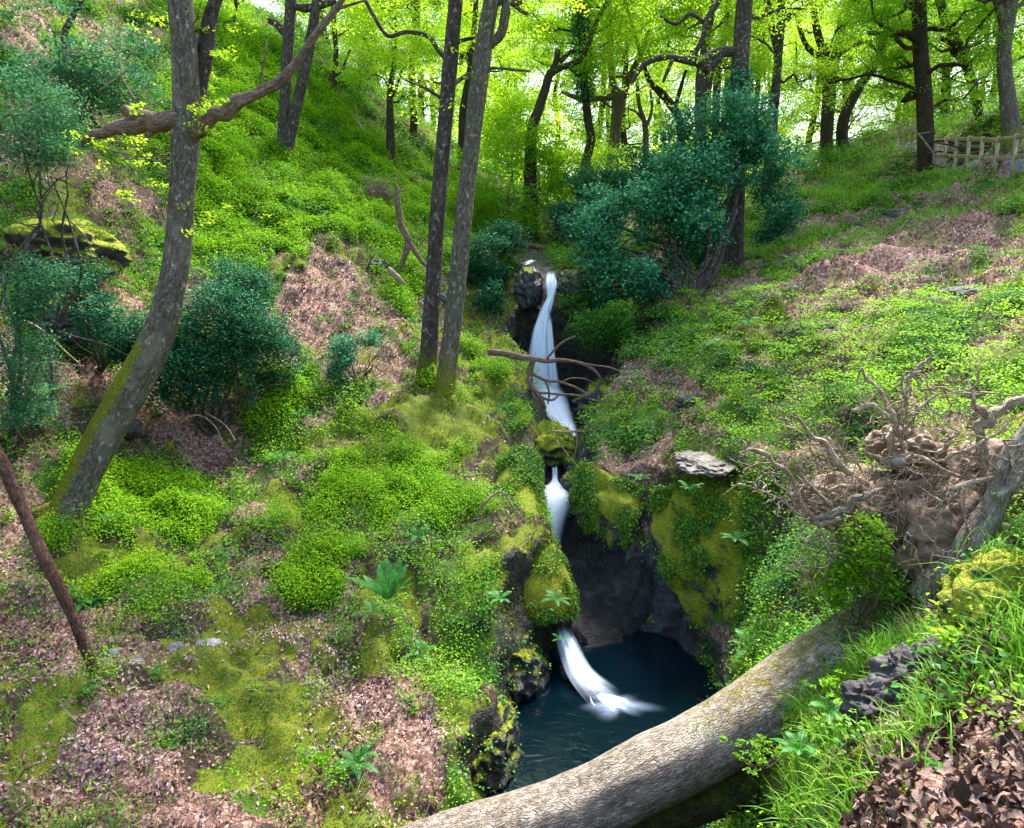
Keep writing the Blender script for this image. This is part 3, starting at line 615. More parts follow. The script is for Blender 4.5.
# moss tufts
wm = (cc(CW['moss'])*(.15+.85*bumps(321, 2.2, -.2, .1))*(.2+.8*bumps(324, 5.5, -.2, .1)) + .25*sm(cStE, .3, .5)*sm(cG[2], -4.6, -3.6)*sm(cQ, .02, .2)*bumps(322, 2, -.1, .2))*sm(cQ, .0, .1)
p, n = scatter(130000, wm*depthw**1.5, 41); r = rng(42)
size = far_size(p, .020, 6)*(.6+.8*r.random(len(p)))
T = nrm(n+r.normal(size=p.shape)*.45); N = nrm(np.cross(T, r.normal(size=p.shape)))
rn = np.clip(.45+fbm(p*1.5, 323, 3)*.6+(r.random(len(p))-.5)*.5, 0, 1)
tag(leaf_obj('moss_undergrowth', p+n*size[:, None]*.35, N, size, M['moss_tuft'], 43, rnd=rn, asp=.5, T=T), 'yellow green moss cushions over soil and rock', 'moss', kind='stuff')
# leaf litter
wl_ = (cc(CW['lit'])*(.2+.8*bumps(331, 1.7, -.2, .15))*(.25+.75*bumps(335, 4.5, -.2, .1))+.035*bumps(336, 2, 0, .2))*(1-.9*sm(cStE, .3, .5))*notrock
p, n = scatter(120000, wl_*depthw**1.3*sm(cG[1], 2.8, 4.2), 51); r = rng(52)
N = nrm(n+r.normal(size=p.shape)*.45); size = far_size(p, .042, 8)*(.6+.8*r.random(len(p)))
rn = np.clip(r.random(len(p))*.75+.2+fbm(p*1.4, 334, 3)*.7, 0, 1)
tag(leaf_obj('leaf_litter', p+n*.012+n*(r.random(len(p))*.02)[:, None], N, size, M['litter'], 53, rnd=rn, asp=.55, fold=.5), 'pinkish brown fallen leaves lying on the slopes', 'fallen leaves', kind='stuff')
# big curled dead leaves close to the camera
def curled(p, n, s, r):
    m = len(p); N = nrm(n+r.normal(size=p.shape)*.4); T, B = frames(N, r)
    us = np.linspace(-1, 1, 9); vs = np.array([-1, 0, 1.]); wprof = np.array([.06, .45, .75, .6, 1, .72, .9, .5, .05])
    curl = r.normal(size=m)*1.0; roll = .3+r.random(m)*1.3
    V = []
    for a, w in zip(us, wprof):
        for v in vs:
            wob = 1+.25*np.sin(a*9+v*5+p[:, 0]*50)
            V.append(p+T*(a*s*.5)[:, None]+B*(v*w*s*.3*wob)[:, None]+N*(s*(curl*a*a*.5+roll*abs(v)*w*.3))[:, None])
    V = np.stack(V, 1); k = np.arange(m)[:, None]*27; F_ = []
    for i in range(8):
        for j in range(2): F_.append(k+np.array([[i*3+j, i*3+j+1, i*3+j+4, i*3+j+3]]))
    return V.reshape(-1, 3), np.concatenate(F_)
wn_ = np.clip(cc(CW['lit'])*1.2, 0, 1)*(1-sm(cG[1], 3.2, 4.2))*(.3+.7*bumps(333, 3, -.3, .1))
p, n = scatter(17000, wn_, 55); r = rng(56)
V, FC = curled(p+n*(r.random(len(p))*.05)[:, None], n, .03+.045*r.random(len(p))**1.3, r)
tag(mesh_obj('leaf_litter', V, FC, M['litter_near'], attrs={'rnd': np.repeat(r.random(len(p))*.9, 27)}), 'large curled brown dead leaves heaped on the near bank', 'fallen leaves', kind='stuff')
# grass blades
def blades(p, n, L, wd, r, lean=.35):
    m = len(p); up = nrm(n*.3+np.array([0, 0, 1.])+r.normal(size=p.shape)*lean); sd = nrm(np.cross(up, r.normal(size=p.shape))); bend = nrm(np.cross(sd, up))
    out = []
    for t, w in ((0, 1), (.35, .95), (.7, .65), (1, .06)):
        c = p+up*(L*t)[:, None]+bend*(L*.55*t*t)[:, None]-np.array([0, 0, 1.])*(L*.25*t**3)[:, None]
        out += [c-sd*(wd*w/2)[:, None], c+sd*(wd*w/2)[:, None]]
    V = np.stack(out, 1).reshape(-1, 3); k = np.arange(m)[:, None]*8
    return V, np.concatenate([k+np.array([[a, a+1, a+3, a+2]]) for a in (0, 2, 4)])
wgs = sum(np.exp(-(((cG[0]-hit(*c)[0])/s)**2+((cG[1]-hit(*c)[1])/s)**2)) for c, s in [((800,800),.45),((860,790),.5),((780,740),.5),((850,700),.5),((900,740),.45),((830,640),.5),((900,560),.6),((830,590),.6),((1000,560),.4),((760,650),.5),((930,650),.35),((880,690),.4),((990,650),.3)])*bumps(341, 3, -.2, .2)
p, n = scatter(11000, wgs*notrock, 61); r = rng(62)
V, FC = blades(p, n, .10+.16*r.random(len(p)), .005+.005*r.random(len(p)), r)
V2, F2 = [V], [FC]
p, n = scatter(80000, (.2+cc(CW['green'])+1.5*np.exp(-(((cG[0]-hit(820,215)[0])/5)**2+((cG[1]-hit(820,215)[1])/5)**2)))*bumps(342, .9, -.1, .25)*notrock*depthw, 63)
k = np.maximum(1, p[:, 1]/10); Vb, Fb = blades(p, n, (.10+.12*r.random(len(p)))*k, .006*k, r); F2.append(Fb+len(V)); V2.append(Vb)
V2 = np.concatenate(V2); tag(mesh_obj('grass', V2, np.concatenate(F2), M['grass'], attrs={'rnd': np.repeat(r.random(len(V2)//8), 8)}), 'fresh green grass tufts on the banks', 'grass', kind='stuff')
# fallen twigs as one loose litter
r = rng(71); p, n = scatter(260, (cc(CW['lit'])+.3)*notrock*depthw, 72); tb = TB()
for i in range(len(p)):
    L = (.12+.4*r.random())*max(1, p[i, 1]/12); a = r.random()*6.28; d = np.array([math.cos(a), math.sin(a), 0]); e = p[i]+d*L
    e[2] = ground_at(e[0], e[1])+.03; tb.tube(wander(p[i]+[0, 0, .02], e, 5, .12, r), np.linspace(.006, .002, 5)*(1+p[i, 1]/20), 5, 1, seed=i)
tag(tb.build('twig_litter', M['dead']), 'small dead twigs scattered over the leaf litter', 'twigs', kind='stuff')

# ------------------------------------------------------------------ trees
def pxpts(L, dz=0):
    pts = [P(a, b, d) for a, b, d, w in L]; rad = [w*float(P(a, b, d)@FWD)/F for a, b, d, w in L]; return pts, rad
def px3(L, d):  # (px,py,rpx) at a fixed distance, or with its own distance as a 4th value
    return [(a[0], a[1], a[3] if len(a) > 3 else d, a[2]) for a in L]
def base_flare(pts, rad, k=1.5, dep=.35):
    p0 = np.array(pts[0]); g = ground_at(p0[0], p0[1]); q = np.array([p0[0], p0[1], min(g, p0[2])-dep])
    return [q]+list(pts), [rad[0]*k]+list(rad)
class Crown:
    def __init__(s): s.C, s.N, s.R = [], [], []
    def spray(s, c, rad, k, r, flat=.28, tone=0.):
        k = int(k); d = r.normal(size=(k, 3)); d = nrm(d)*(r.random((k, 1))**.5); d[:, 2] *= flat
        tilt = r.normal(size=3)*.25; d[:, 2] += d[:, 0]*tilt[0]+d[:, 1]*tilt[1]
        s.C.append(np.asarray(c)+d*rad); s.N.append(nrm(np.array([0, 0, 1.])+r.normal(size=(k, 3))*.5))
        s.R.append(np.clip(.45+tone+(r.random()-.5)*.35+(r.random(k)-.5)*.5, 0, 1))
    def build(s, name, mat, size, seed, parent, asp=.6):
        C = np.concatenate(s.C); r = rng(seed)
        return leaf_obj(name, C, np.concatenate(s.N), size*(.65+.7*r.random(len(C))), mat, seed, parent, np.concatenate(s.R), asp)
def grow_limb(tb, cr, a, dirv, L, rad, r, seed, twigs=10, spr=4, k=26, srad=.5, rise=.25, tone=0.):
    dirv = nrm(np.asarray(dirv, float)); b = a+dirv*L+np.array([0, 0, rise*L]); n = 7
    pts = wander(a, b, n, .22, r, sag=-.06); tb.tube(pts, np.linspace(rad, rad*.25, n), 7, 2, .12, seed)
    for t in range(twigs):
        u = .3+.7*(t+r.random())/twigs; q = pts[0]+0; f = u*(n-1); i = min(int(f), n-2); q = pts[i]+(pts[i+1]-pts[i])*(f-i)
        d2 = nrm(dirv+r.normal(size=3)*.75+[0, 0, .1]); L2 = L*(.18+.28*r.random()); e = q+d2*L2
        w = wander(q, e, 5, .2, r, sag=-.05); tb.tube(w, np.linspace(rad*.32*(1.1-u*.6), .006, 5), 4, 1, 0, seed+t, cap=False)
        for s_ in range(spr):
            if cr is not None: cr.spray(w[min(4, 2+s_)]+r.normal(size=3)*.25, srad*(.6+.7*r.random()), k*(.6+.8*r.random()), r, tone=tone)
def tree(label, trunk, d, limbs=(), extra=9, crown=(1.6, 4.2), leaf='oak', lsz=.085, k=26, mat='bark', ivy=None, seed=1, zlow=None, ztop=None, spr=4, group=None, name='tree', sides=14, srad=.55, tone=0., mossy=.0, kids=(), name_leaf='crown', flare=1.5, rgh=.09):
    r = rng(1000+seed); T_ = [(a, b_, c, w*(.82 if d > 23 else .84)) for a, b_, c, w in px3(trunk, d)]; pts, rad = pxpts(T_); pts, rad = base_flare(pts, rad, flare)
    # the trunk goes on above the frame
    top = np.array(pts[-1]); dv = nrm(top-np.array(pts[-3])); dv = nrm(dv+[0, 0, .8])
    ztop = ztop if ztop is not None else top[2]+2.5
    m = max(1, int((ztop-top[2])/1.4))
    for j in range(m):
        top = top+dv*1.4+r.normal(size=3)*.15; pts.append(top); rad.append(rad[-1]*.86)
    root = thing(name, pts[1], label, 'tree', group)
    mf = None
    if mossy:
        mf = lambda V, ring, L: np.clip(mossy*(1-L*8), 0, .75)[:, None]*np.ones(V.shape[:2])
    tb = TB().tube(pts, rad, sides, 3, rgh, seed, mossfn=mf); cr = Crown() if leaf else None
    for j, Lm in enumerate(limbs):
        lp, lr = pxpts(px3(Lm, d)); tb.tube(lp, lr, 9, 4, .12, seed*3+j)
        if cr is not None:
            for q in range(4):
                e = lp[-1-q//2]; cr.spray(e+r.normal(size=3)*.3, srad, k, r, tone=tone)
    pa = np.array(pts); zl = zlow-(2.0 if d > 24 else 0) if zlow is not None else pa[1, 2]+.5*(pa[-1, 2]-pa[1, 2])
    extra = int(extra*1.6)
    for j in range(extra):
        z = zl+(pa[-1, 2]-zl)*((j+.5)/extra)**.9; i = int(np.clip(np.searchsorted(pa[:, 2], z), 1, len(pa)-1)); a = pa[i-1]+(pa[i]-pa[i-1])*np.clip((z-pa[i-1, 2])/max(pa[i, 2]-pa[i-1, 2], .01), 0, 1)
        az = j*2.4+r.random()*.9; grow_limb(tb, cr, a, [math.cos(az), math.sin(az), .15+.2*r.random()], crown[0]+(crown[1]-crown[0])*r.random(), max(rad[i]*.38, .03), r, seed*7+j, 10, spr, k*(2.6 if d > 23 else 1.6), srad*(1.25 if d > 23 else 1), .12+.2*r.random(), tone)
    put(tb.build('trunk', M[mat]), root)
    if cr is not None and cr.C: put(cr.build(name_leaf, M[leaf], lsz, seed, None), root)
    if ivy:
        y0, y1, w, mt, cnt = ivy; pp = catmull(np.hstack([np.array(pxpts(T_)[0]), np.array(pxpts(T_)[1])[:, None]]), 12)
        zt, zb = P(0, y0, d)[2], P(0, y1, d)[2]; sel = pp[(pp[:, 2] < zt) & (pp[:, 2] > zb)]
        q = sel[r.integers(0, len(sel), cnt)]; dd = nrm(r.normal(size=(cnt, 3))*[1, 1, .3]); C = q[:, :3]+dd*(q[:, 3:]*w*(.9+.7*r.random((cnt, 1))))+r.normal(size=(cnt, 3))*[0, 0, .12]
        put(leaf_obj('ivy', C, nrm(dd+[0, 0, .6]+r.normal(size=(cnt, 3))*.3), .085*(.7+.6*r.random(cnt)), M[mt], seed, None, r.random(cnt), .8), root)
    return root
# the curved oak of the left bank, built branch by branch
HT = px3([(62,530,20,8.6),(76,492,17,8.7),(101,440,16.5,8.85),(131,388,17,9),(157,338,15.5,9.1),(171,290,13,9.1),(179,240,12.5,9.2),(182,190,12.5,9.2),(185,145,13.5,9.2),(186,95,12.5,9.2),(184,45,12,9.2),(180,0,12,9.2),(176,-60,11,9.2),(170,-150,9,9.2)], 9)
pts, rad = pxpts(HT); root = thing('oak_tree', P(60,520,8.6), 'leaning grey oak with a mossy curved trunk on the left bank', 'tree')
mf = lambda V, ring, L: np.clip(-ring[..., 0]*1.2-ring[..., 1]*.6+ring[..., 2]*.4-.05, 0, .95)*(1-sm(L, .30, .42))[:, None]+np.clip(.6-L*9, 0, 1)[:, None]
tb = TB().tube([pts[0]-[.1, 0, .5]]+pts, [rad[0]*1.25]+rad, 28, 8, .09, 3, mossfn=mf)
r = rng(8)
for a in np.linspace(0, 6.28, 7)[:-1]:      # spreading roots
    b0 = pts[0]+[0, 0, -.02]; e = b0+np.array([math.cos(a), math.sin(a)*.8, 0])*(.30+.2*r.random()); e[2] = ground_at(e[0], e[1])-.2
    tb.tube([b0+[0, 0, .28], b0*.5+e*.5+[0, 0, .12], e], [.17, .11, .04], 9, 4, .15, 4, mossfn=lambda V, ring, L: np.full(V.shape[:2], .75))
put(tb.build('trunk', M['bark_pale']), root)
tb = TB().tube(*pxpts(px3([(190,130,6),(198,95,7.5),(204,60,8),(208,30,7.5),(214,5,6),(226,-20,5),(240,-60,4)], 9.4)), 12, 5, .1, 5); put(tb.build('stem', M['bark']), root)
tb = TB().tube(*pxpts(px3([(188,124,8,9.25),(172,118,8.5),(158,123,9.5),(146,120,9.5),(133,126,9),(114,129,6.5),(104,134,5),(92,135,4),(84,142,3)], 9.1)), 14, 5, .16, 6)
tb.tube(*pxpts(px3([(132,118,4),(127,112,4.5),(124,108,5)], 9.0)), 8, 2, .1, 7); put(tb.build('broken_limb', M['dead']), root)
tb = TB().tube(*pxpts(px3([(184,136,8,9.25),(196,131,8.5,9.15),(205,124,7.5,9.05),(215,114,6.5),(226,113,7.5),(237,102,7),(250,97,5),(262,91,5),(276,84,5.5),(290,71,4.5),(301,56,4),(317,33,3.5),(336,9,3),(350,-12,2.5)], 9.0)), 12, 5, .16, 9)
for q in [[(240,103,2),(241,97,1.5),(236,93,1)],[(336,9,2),(350,5,1.3),(366,0,1)],[(262,90,1.5),(262,70,1),(268,40,.7)]]: tb.tube(*pxpts(px3(q, 9.0)), 6, 3, 0, 3)
put(tb.build('dead_limb', M['dead']), root)
cr = Crown(); tb = TB()
for (a, b, w, h, c) in [(212,104,22,14,10),(118,143,36,10,14),(95,140,12,10,4),(205,213,28,14,9),(150,12,30,18,10),(222,58,22,12,8),(150,160,20,6,6),(125,195,14,6,4),(135,110,22,8,5),(205,120,22,12,9),(70,150,14,6,3),(235,20,20,14,6),(165,185,16,6,4)]:
    o = P(186 if a > 100 else 150, b+5, 9.0)
    for j in range(c):
        e = P(a+r.normal()*w*.6, b+r.normal()*h*.6, 8.8+.7*r.random()); cr.spray(e, .12, 15, r, .35, .25)
        if j % 5 == 0: put(TB().tube(wander(o+[0, .2, 0], e, 5, .1, r), np.linspace(.008, .003, 5), 4, 1, 0, j).build('twig', M['bark']), root)
for j in range(9):
    tb = TB(); grow_limb(tb, cr, P(182,-40-j*25,9.2), [math.cos(j*2.3), math.sin(j*2.3), .3], 1.3+r.random()*1.2, .04, r, j, 6, 2, 20, .3, .2); put(tb.build('limb', M['bark']), root)
put(cr.build('leaves', M['oak'], .05, 5, None), root)

G3 = 'slim trees standing on the left bank above the falls'
tree('dark straight slim trunk on a mossy foot, left of the close pair', [(426,384,14),(429,345,10.5),(433,285,9.5),(438,205,9),(445,125,9),(451,55,9),(456,-5,8.5),(461,-80,7.5)], 13.7, [[(449,62,2.5),(438,50,2.3),(428,36,2.3),(406,32,2),(388,36,2),(375,18,2),(362,-6,2)],[(441,98,2),(425,88,1.3),(405,80,1)],[(452,45,2.2),(464,40,2),(474,38,1.5)]], 7, (1.2,2.6), lsz=.06, seed=21, zlow=4.9, ztop=13, mossy=1.2, k=26, srad=.4, group=G3)
tree('greyer slim trunk leaning right with a crooked upper limb, right of the close pair', [(444,398,15),(449,355,11),(457,285,10.5),(465,205,10),(473,135,10.5),(480,72,11),(487,25,10),(493,-10,9.5),(500,-80,8)], 13.3, [[(481,50,5),(492,43,4.5),(502,32,5),(506,8,5),(509,-12,5)],[(486,8,5),(500,0,5),(516,3,3.5),(530,-6,3)],[(477,70,2),(498,68,1.6),(515,70,1.4),(530,71,1)],[(512,2,3),(520,10,2),(528,14,1.5)],[(472,74,2.6),(462,78,2.3),(455,84,1.6)]], 7, (1.2,2.8), lsz=.06, seed=22, zlow=5.0, ztop=13.5, mat='bark_pale', mossy=1.2, srad=.4, group=G3)
t = tree('dark twin stemmed tree high on the bright green left slope', [(282,163,9),(283,130,6.5),(285,95,6.5),(288,50,6.5),(291,0,6.5),(293,-40,6)], 22, [[(284,158,7),(292,125,6),(299,95,5.5),(307,60,5.5),(314,20,5),(319,-10,5),(324,-50,4.5)],[(290,5,3),(305,8,4),(322,5,3.5),(336,0,2.5)],[(288,40,3),(278,25,4),(268,20,2.5)]], 6, (1.5,3), seed=23, zlow=10.2, ztop=14, lsz=.07, k=20)
tree('tall ivy clad oak behind the holly with a long crooked left limb', [(732,270,14),(734,235,11),(736,185,10.5),(738,125,10.5),(740,65,10),(743,20,9.5),(746,-20,9)], 20, [[(738,52,5),(722,52,5),(708,58,5),(698,62,4.5),(684,60,3.5),(665,57,3),(648,62,3),(638,72,2.2),(632,84,1.8)],[(722,53,4),(714,63,4.5),(704,70,5)],[(690,61,2.5),(702,40,2.5),(706,20,2.5),(714,8,3),(722,-5,3)],[(673,58,2),(668,70,2),(663,82,1.3)],[(704,22,2),(690,14,2),(676,24,1.8),(660,16,1.2)]], 8, (1.6,3.6), seed=24, zlow=7.6, ztop=13, ivy=(78,160,1.15,'holly',2600), lsz=.075)
tree('pale stout trunk just left of the ivy clad oak', [(699,175,7),(700,130,6.5),(701,95,7),(702,70,6.5),(706,40,4),(712,10,4)], 26, [[(702,68,4),(694,60,3),(684,58,2.5)]], 8, (1.5,3.5), seed=25, ztop=16, zlow=9)
tree('thin dark trunk between the pale trunk and the ivy clad oak', [(714,170,5),(716,110,4.5),(718,70,4.5),(724,40,4),(729,5,4)], 30, [], 8, (1.6,3.5), seed=26, ztop=17, zlow=11)
tree('slender dark trunk just right of the ivy clad oak', [(773,112,6,),(775,100,5.5),(778,60,5),(781,20,5),(783,-15,5)], 28, [[(781,28,3),(790,16,3),(800,10,2.5),(816,2,2)],[(777,50,3),(771,25,3),(766,-5,3)]], 8, (1.6,3.5), seed=27, ztop=16, zlow=10)
tree('forked oak at the fence line with two spreading upper stems', [(826,165,8),(827,125,7.5),(829,97,8),(828,75,8),(826,60,5),(818,35,4.5),(812,0,4)], 36, [[(830,80,6),(835,60,5),(840,35,4.5),(845,10,4),(850,-20,4)],[(832,60,3),(845,50,2.5),(862,42,1.8)],[(824,60,3.5),(808,48,2.5),(800,30,2),(795,10,1.5)]], 9, (2,4.5), seed=28, ztop=21, zlow=12, mat='bark_far')
tree('dark trunk at the fence line curving away to the right', [(846,165,8),(842,140,7),(844,118,6.5),(853,98,6),(865,78,5.5),(877,62,5),(884,42,4),(886,20,3)], 36.5, [], 8, (2,4), seed=29, ztop=19, zlow=13, mat='bark_far')
tree('stout dark oak at the near end of the fence with a long left limb', [(926,178,10),(926,150,9.5),(925,115,9),(923,80,9),(920,48,8.5),(919,15,8),(918,-20,8)], 27, [[(921,48,5),(914,38,4),(903,33,3.5),(888,34,3),(868,33,2)],[(919,12,4),(911,4,4),(902,-8,3.5)],[(924,92,4),(917,93,3),(912,90,2)]], 12, (2,4.2), leaf='oak_green', seed=30, ztop=16, zlow=8.6, mat='bark_far', k=30)
tree('pale grey oak with a mossy flared foot at the right edge', [(1012,142,13),(1010,118,10),(1006,85,8),(1004,55,7.5),(1007,25,8),(1012,-15,8)], 24, [[(1006,32,4.5),(1000,12,4),(994,-8,3.5)]], 8, (1.6,3.6), leaf='oak_green', seed=31, ztop=15, zlow=9, mat='bark_pale', mossy=1.6, flare=1.9)
tree('pale forked tree with a level left limb, in the middle of the wood', [(611,178,8),(614,145,7),(617,115,7),(618,98,8),(612,80,4),(610,40,4),(608,0,4)], 33, [[(622,98,4.5),(628,80,3.5),(640,55,3),(650,30,2.5)],[(614,97,3.5),(602,98,3),(590,99,2.8),(575,97,2.5),(562,92,1.8)]], 9, (2,4.5), seed=32, ztop=20, zlow=11.5, mat='bark_pale')
tree('straight trunk wrapped in blue green ivy', [(584,175,6),(591,140,5.5),(588,120,5),(584,80,5),(582,40,5),(579,-5,5)], 30, [], 8, (2,4), seed=33, ztop=18, zlow=11.5, ivy=(-15,100,1.9,'bush',4200), mat='bark_far')
tree('dark trunk leaning right with a bent elbow top', [(531,140,7),(538,112,6),(545,90,5.5),(550,74,5),(560,68,4),(572,64,3.5),(584,55,3)], 28, [[(551,74,4),(556,62,3),(558,50,3)],[(560,62,3),(568,54,2.5),(576,50,2)]], 7, (1.8,3.6), seed=34, ztop=16, zlow=10.5, mat='bark_far')
tree('pale blue grey trunk with a broken level limb beyond the left slope', [(360,95,9),(364,70,8.5),(369,40,8),(374,10,7.5),(378,-20,7)], 37, [[(366,58,5),(380,54,6),(395,53,4.5),(412,53,3.5),(425,51,1.5)],[(374,16,5),(390,8,5),(410,0,4),(430,-12,3)]], 8, (2,4.5), seed=35, ztop=23, zlow=16.5, mat='bark_pale')
tree('short dark stem on the crest of the left slope', [(390,118,4.5),(390,95,3.5),(392,75,3),(395,60,2)], 27, [[(391,98,2),(397,85,1.5),(402,70,1)]], 5, (1,2), seed=36, ztop=11.5, zlow=9, mat='bark_far', k=14)
tree('leaning mossy stem crossing behind the pale stout trunk', [(681,150,5.5),(679,120,5),(671,105,5),(660,92,4.5),(649,80,3)], 32, [[(675,108,2.5),(680,90,2),(686,70,1.5)]], 7, (1.8,3.5), seed=37, ztop=17, zlow=12, mat='bark_far')
tree('thin crooked grey snag between two pale trunks', [(648,178,4.5),(646,150,4),(645,125,3.5),(639,104,2.5)], 34, [[(645,130,2),(652,110,1.5),(650,90,1)],[(645,122,2),(636,112,1.2),(628,108,.8)]], 0, leaf=None, seed=38, ztop=9.5, mat='bark_pale')
tree('dark oblique trunk right of the stout fence oak, hung with leaves', [(985,150,6),(975,95,5),(965,60,6),(955,40,6),(945,15,5),(938,-10,4)], 30, [[(960,50,3),(950,42,3),(940,38,2)]], 10, (2,4), leaf='oak_green', seed=39, ztop=18, zlow=10.5, mat='bark_far')
tree('slanting dark stem in the top left corner', [(64,38,3.5),(70,22,3.5),(78,5,3),(86,-15,3)], 17.5, [], 3, (1,2), leaf='oak_green', seed=40, ztop=9.5, zlow=8.5, k=12)
tree('thin bare sapling left of the twin stemmed tree', [(235,60,2.5),(233,30,2),(236,5,2),(234,-20,2)], 27, [], 4, (1,2.5), seed=41, ztop=14.5, zlow=12, k=16, mat='bark_far')
tree('slim stem on the crest right of the twin stemmed tree', [(330,110,4),(334,85,3.5),(336,50,3),(333,10,3)], 29, [[(335,80,1.8),(342,70,1.5),(350,50,1)]], 5, (1.4,2.8), seed=42, ztop=15, zlow=12, k=18, mat='bark_far')
tree('slim upright stem in the gap behind the close pair of trunks', [(462,150,5),(463,110,4.5),(470,70,4),(474,30,3.5),(476,-5,3)], 31, [], 7, (1.8,3.4), seed=43, ztop=17, zlow=10.5, mat='bark_far')
tree('dim slim stem beside the crest left of the close pair', [(412,165,5),(414,120,4.5),(412,70,4),(416,20,4)], 33, [], 8, (1.8,3.8), seed=44, ztop=18, zlow=11, mat='bark_far')
# the far wood behind, same kind of slender tree again and again
r = rng(90); far = []
for j in range(34):
    pxx = 320+j*22+r.normal()*9; dd = 43+r.random()*22
    x, y = P(pxx, 160, dd)[:2]; z = ground_at(x, y)
    if j < 5:
        H_ = 11; pts = wander([x, y, z-.4], [x+r.normal()*.8, y, z+H_+4], 8, .05, r); root = thing('slender_tree', [x, y, z], 'slender tree of the far wood, one of many behind the fence line', 'tree', 'slender trees of the far wood')
        tb = TB().tube(pts, np.linspace(.26, .07, 8), 8, 2, .08, j); cr = Crown()
        for q in range(22):
            a = pts[0]+(pts[-1]-pts[0])*(.10+.9*(q+.5)/22); az = q*2.4+j; grow_limb(tb, cr, a, [math.cos(az), math.sin(az), .1], 2+2.4*r.random(), .07, r, q, 9, 3, 32, 1.0, .35)
        a_ = put(tb.build('trunk', M['bark_far']), root); b_ = put(cr.build('crown', M['oak'], .14, 60+j, None), root); far.append((root, a_, b_))
    else:
        s0 = far[j % 5]; root = s0[0].copy(); col.objects.link(root); root.location = (x, y, z); sc_ = .85+.35*r.random(); root.scale = (sc_,)*3; root.rotation_euler = (0, 0, r.random()*6.28)
        for ch in s0[1:]: c_ = ch.copy(); col.objects.link(c_); c_.parent = root
# low fresh green understorey beyond the gully, one mass
r = rng(95); cr = Crown()
for j in range(1500):
    pxx = 440+600*r.random(); dd = 33+30*r.random(); x, y = P(pxx, 160, dd)[:2]; z = ground_at(x, y)
    if pxx > 780 and dd < 42: continue
    cr.spray([x, y, z+.2+2.6*r.random()**1.4], .9, 34, r, .5, -.1)
tag(cr.build('wood_undergrowth', M['oak'], .13, 96, None), 'yellow green low growth filling the far wood', 'undergrowth', kind='stuff')

# ------------------------------------------------------------------ shrubs
def bush(name, label, lobes, d, mat, lsz, cnt, seed, base=None, k=18, srad=.2, stems=5, cat='shrub', group=None, asp=.5, stemr=.03, flat=.45, smat='bark', big=1.15, thr=-.1):
    r = rng(500+seed); cr = Crown(); tb = TB(); area = sum(l[2]*l[3] for l in lobes)
    cen = []
    for l in lobes:
        dd = l[4] if len(l) > 4 else d; c = P(l[0], l[1], dd); rx, rz = l[2]*dd/F, l[3]*dd/F; ry = (rx+rz)/2*.8
        cen.append(c); m = int(cnt*1.7*l[2]*l[3]/area); q = nrm(r.normal(size=(m*3, 3)))*(r.random((m*3, 1))**.33)
        keep = fbm((c+q*[rx, ry, rz])*(1.1/srad*.22), seed, 3) > thr; q = q[keep][:m]
        for e in q: cr.spray(c+e*[rx, ry, rz], srad*(.6+.8*r.random()), k, r, flat, .25*e[2]+.13*r.normal()+(.12 if mat == 'holly' else 0))  # sprays lighter towards each lobe's top, a highlight put into the leaf colour
    b = np.array(base) if base is not None else hit(lobes[-1][0], lobes[-1][1]+lobes[-1][3]); b = np.array([b[0], b[1], ground_at(b[0], b[1])])
    root = thing(name, b, label, cat, group)
    for j in range(stems):
        c = cen[j % len(cen)]+r.normal(size=3)*.15; w = wander(b-[0, 0, .1], c, 7, .14, r, .03); tb.tube(w, np.linspace(stemr, stemr*.3, 7), 7, 2, .08, j)
        for q in range(4): e = w[3+q % 4]; tb.tube(wander(e, e+r.normal(size=3)*[.35, .35, .3], 4, .2, r), np.linspace(stemr*.35, .004, 4), 4, 1, 0, j+q, cap=False)
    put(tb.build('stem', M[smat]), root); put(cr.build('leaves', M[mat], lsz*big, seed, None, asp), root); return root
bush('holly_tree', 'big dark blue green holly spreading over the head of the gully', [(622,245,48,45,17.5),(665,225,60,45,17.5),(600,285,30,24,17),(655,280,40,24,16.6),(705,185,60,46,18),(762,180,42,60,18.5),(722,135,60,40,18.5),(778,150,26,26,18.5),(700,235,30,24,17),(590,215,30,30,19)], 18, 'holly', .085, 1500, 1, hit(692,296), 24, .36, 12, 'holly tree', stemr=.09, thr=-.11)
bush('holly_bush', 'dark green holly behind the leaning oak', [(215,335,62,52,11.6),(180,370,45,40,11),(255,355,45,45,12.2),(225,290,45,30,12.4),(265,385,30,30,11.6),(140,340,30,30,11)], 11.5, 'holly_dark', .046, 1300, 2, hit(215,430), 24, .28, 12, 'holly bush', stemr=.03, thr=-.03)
bush('round_bush', 'small rounded blue green bush on the leafy shelf', [(352,352,22,20,13),(374,360,22,22,12.9),(345,372,22,14,12.8),(368,340,14,10,13.1)], 13, 'holly', .045, 210, 3, hit(358,388), 20, .17, 6, stemr=.02, thr=-.05)
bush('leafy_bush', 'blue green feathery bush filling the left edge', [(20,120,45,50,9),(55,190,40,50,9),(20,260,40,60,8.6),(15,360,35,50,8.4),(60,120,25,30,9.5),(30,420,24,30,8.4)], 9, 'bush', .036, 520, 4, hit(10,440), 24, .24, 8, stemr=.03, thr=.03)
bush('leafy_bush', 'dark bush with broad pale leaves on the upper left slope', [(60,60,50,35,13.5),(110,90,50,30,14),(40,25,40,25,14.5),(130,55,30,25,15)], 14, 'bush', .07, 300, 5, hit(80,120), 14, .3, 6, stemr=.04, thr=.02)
bush('leafy_bush', 'dark tangled bush beside the leaning oak on its left', [(110,330,30,35,10.6),(90,290,30,30,11)], 10.5, 'holly_dark', .04, 260, 6, hit(100,370), 24, .2, 5)
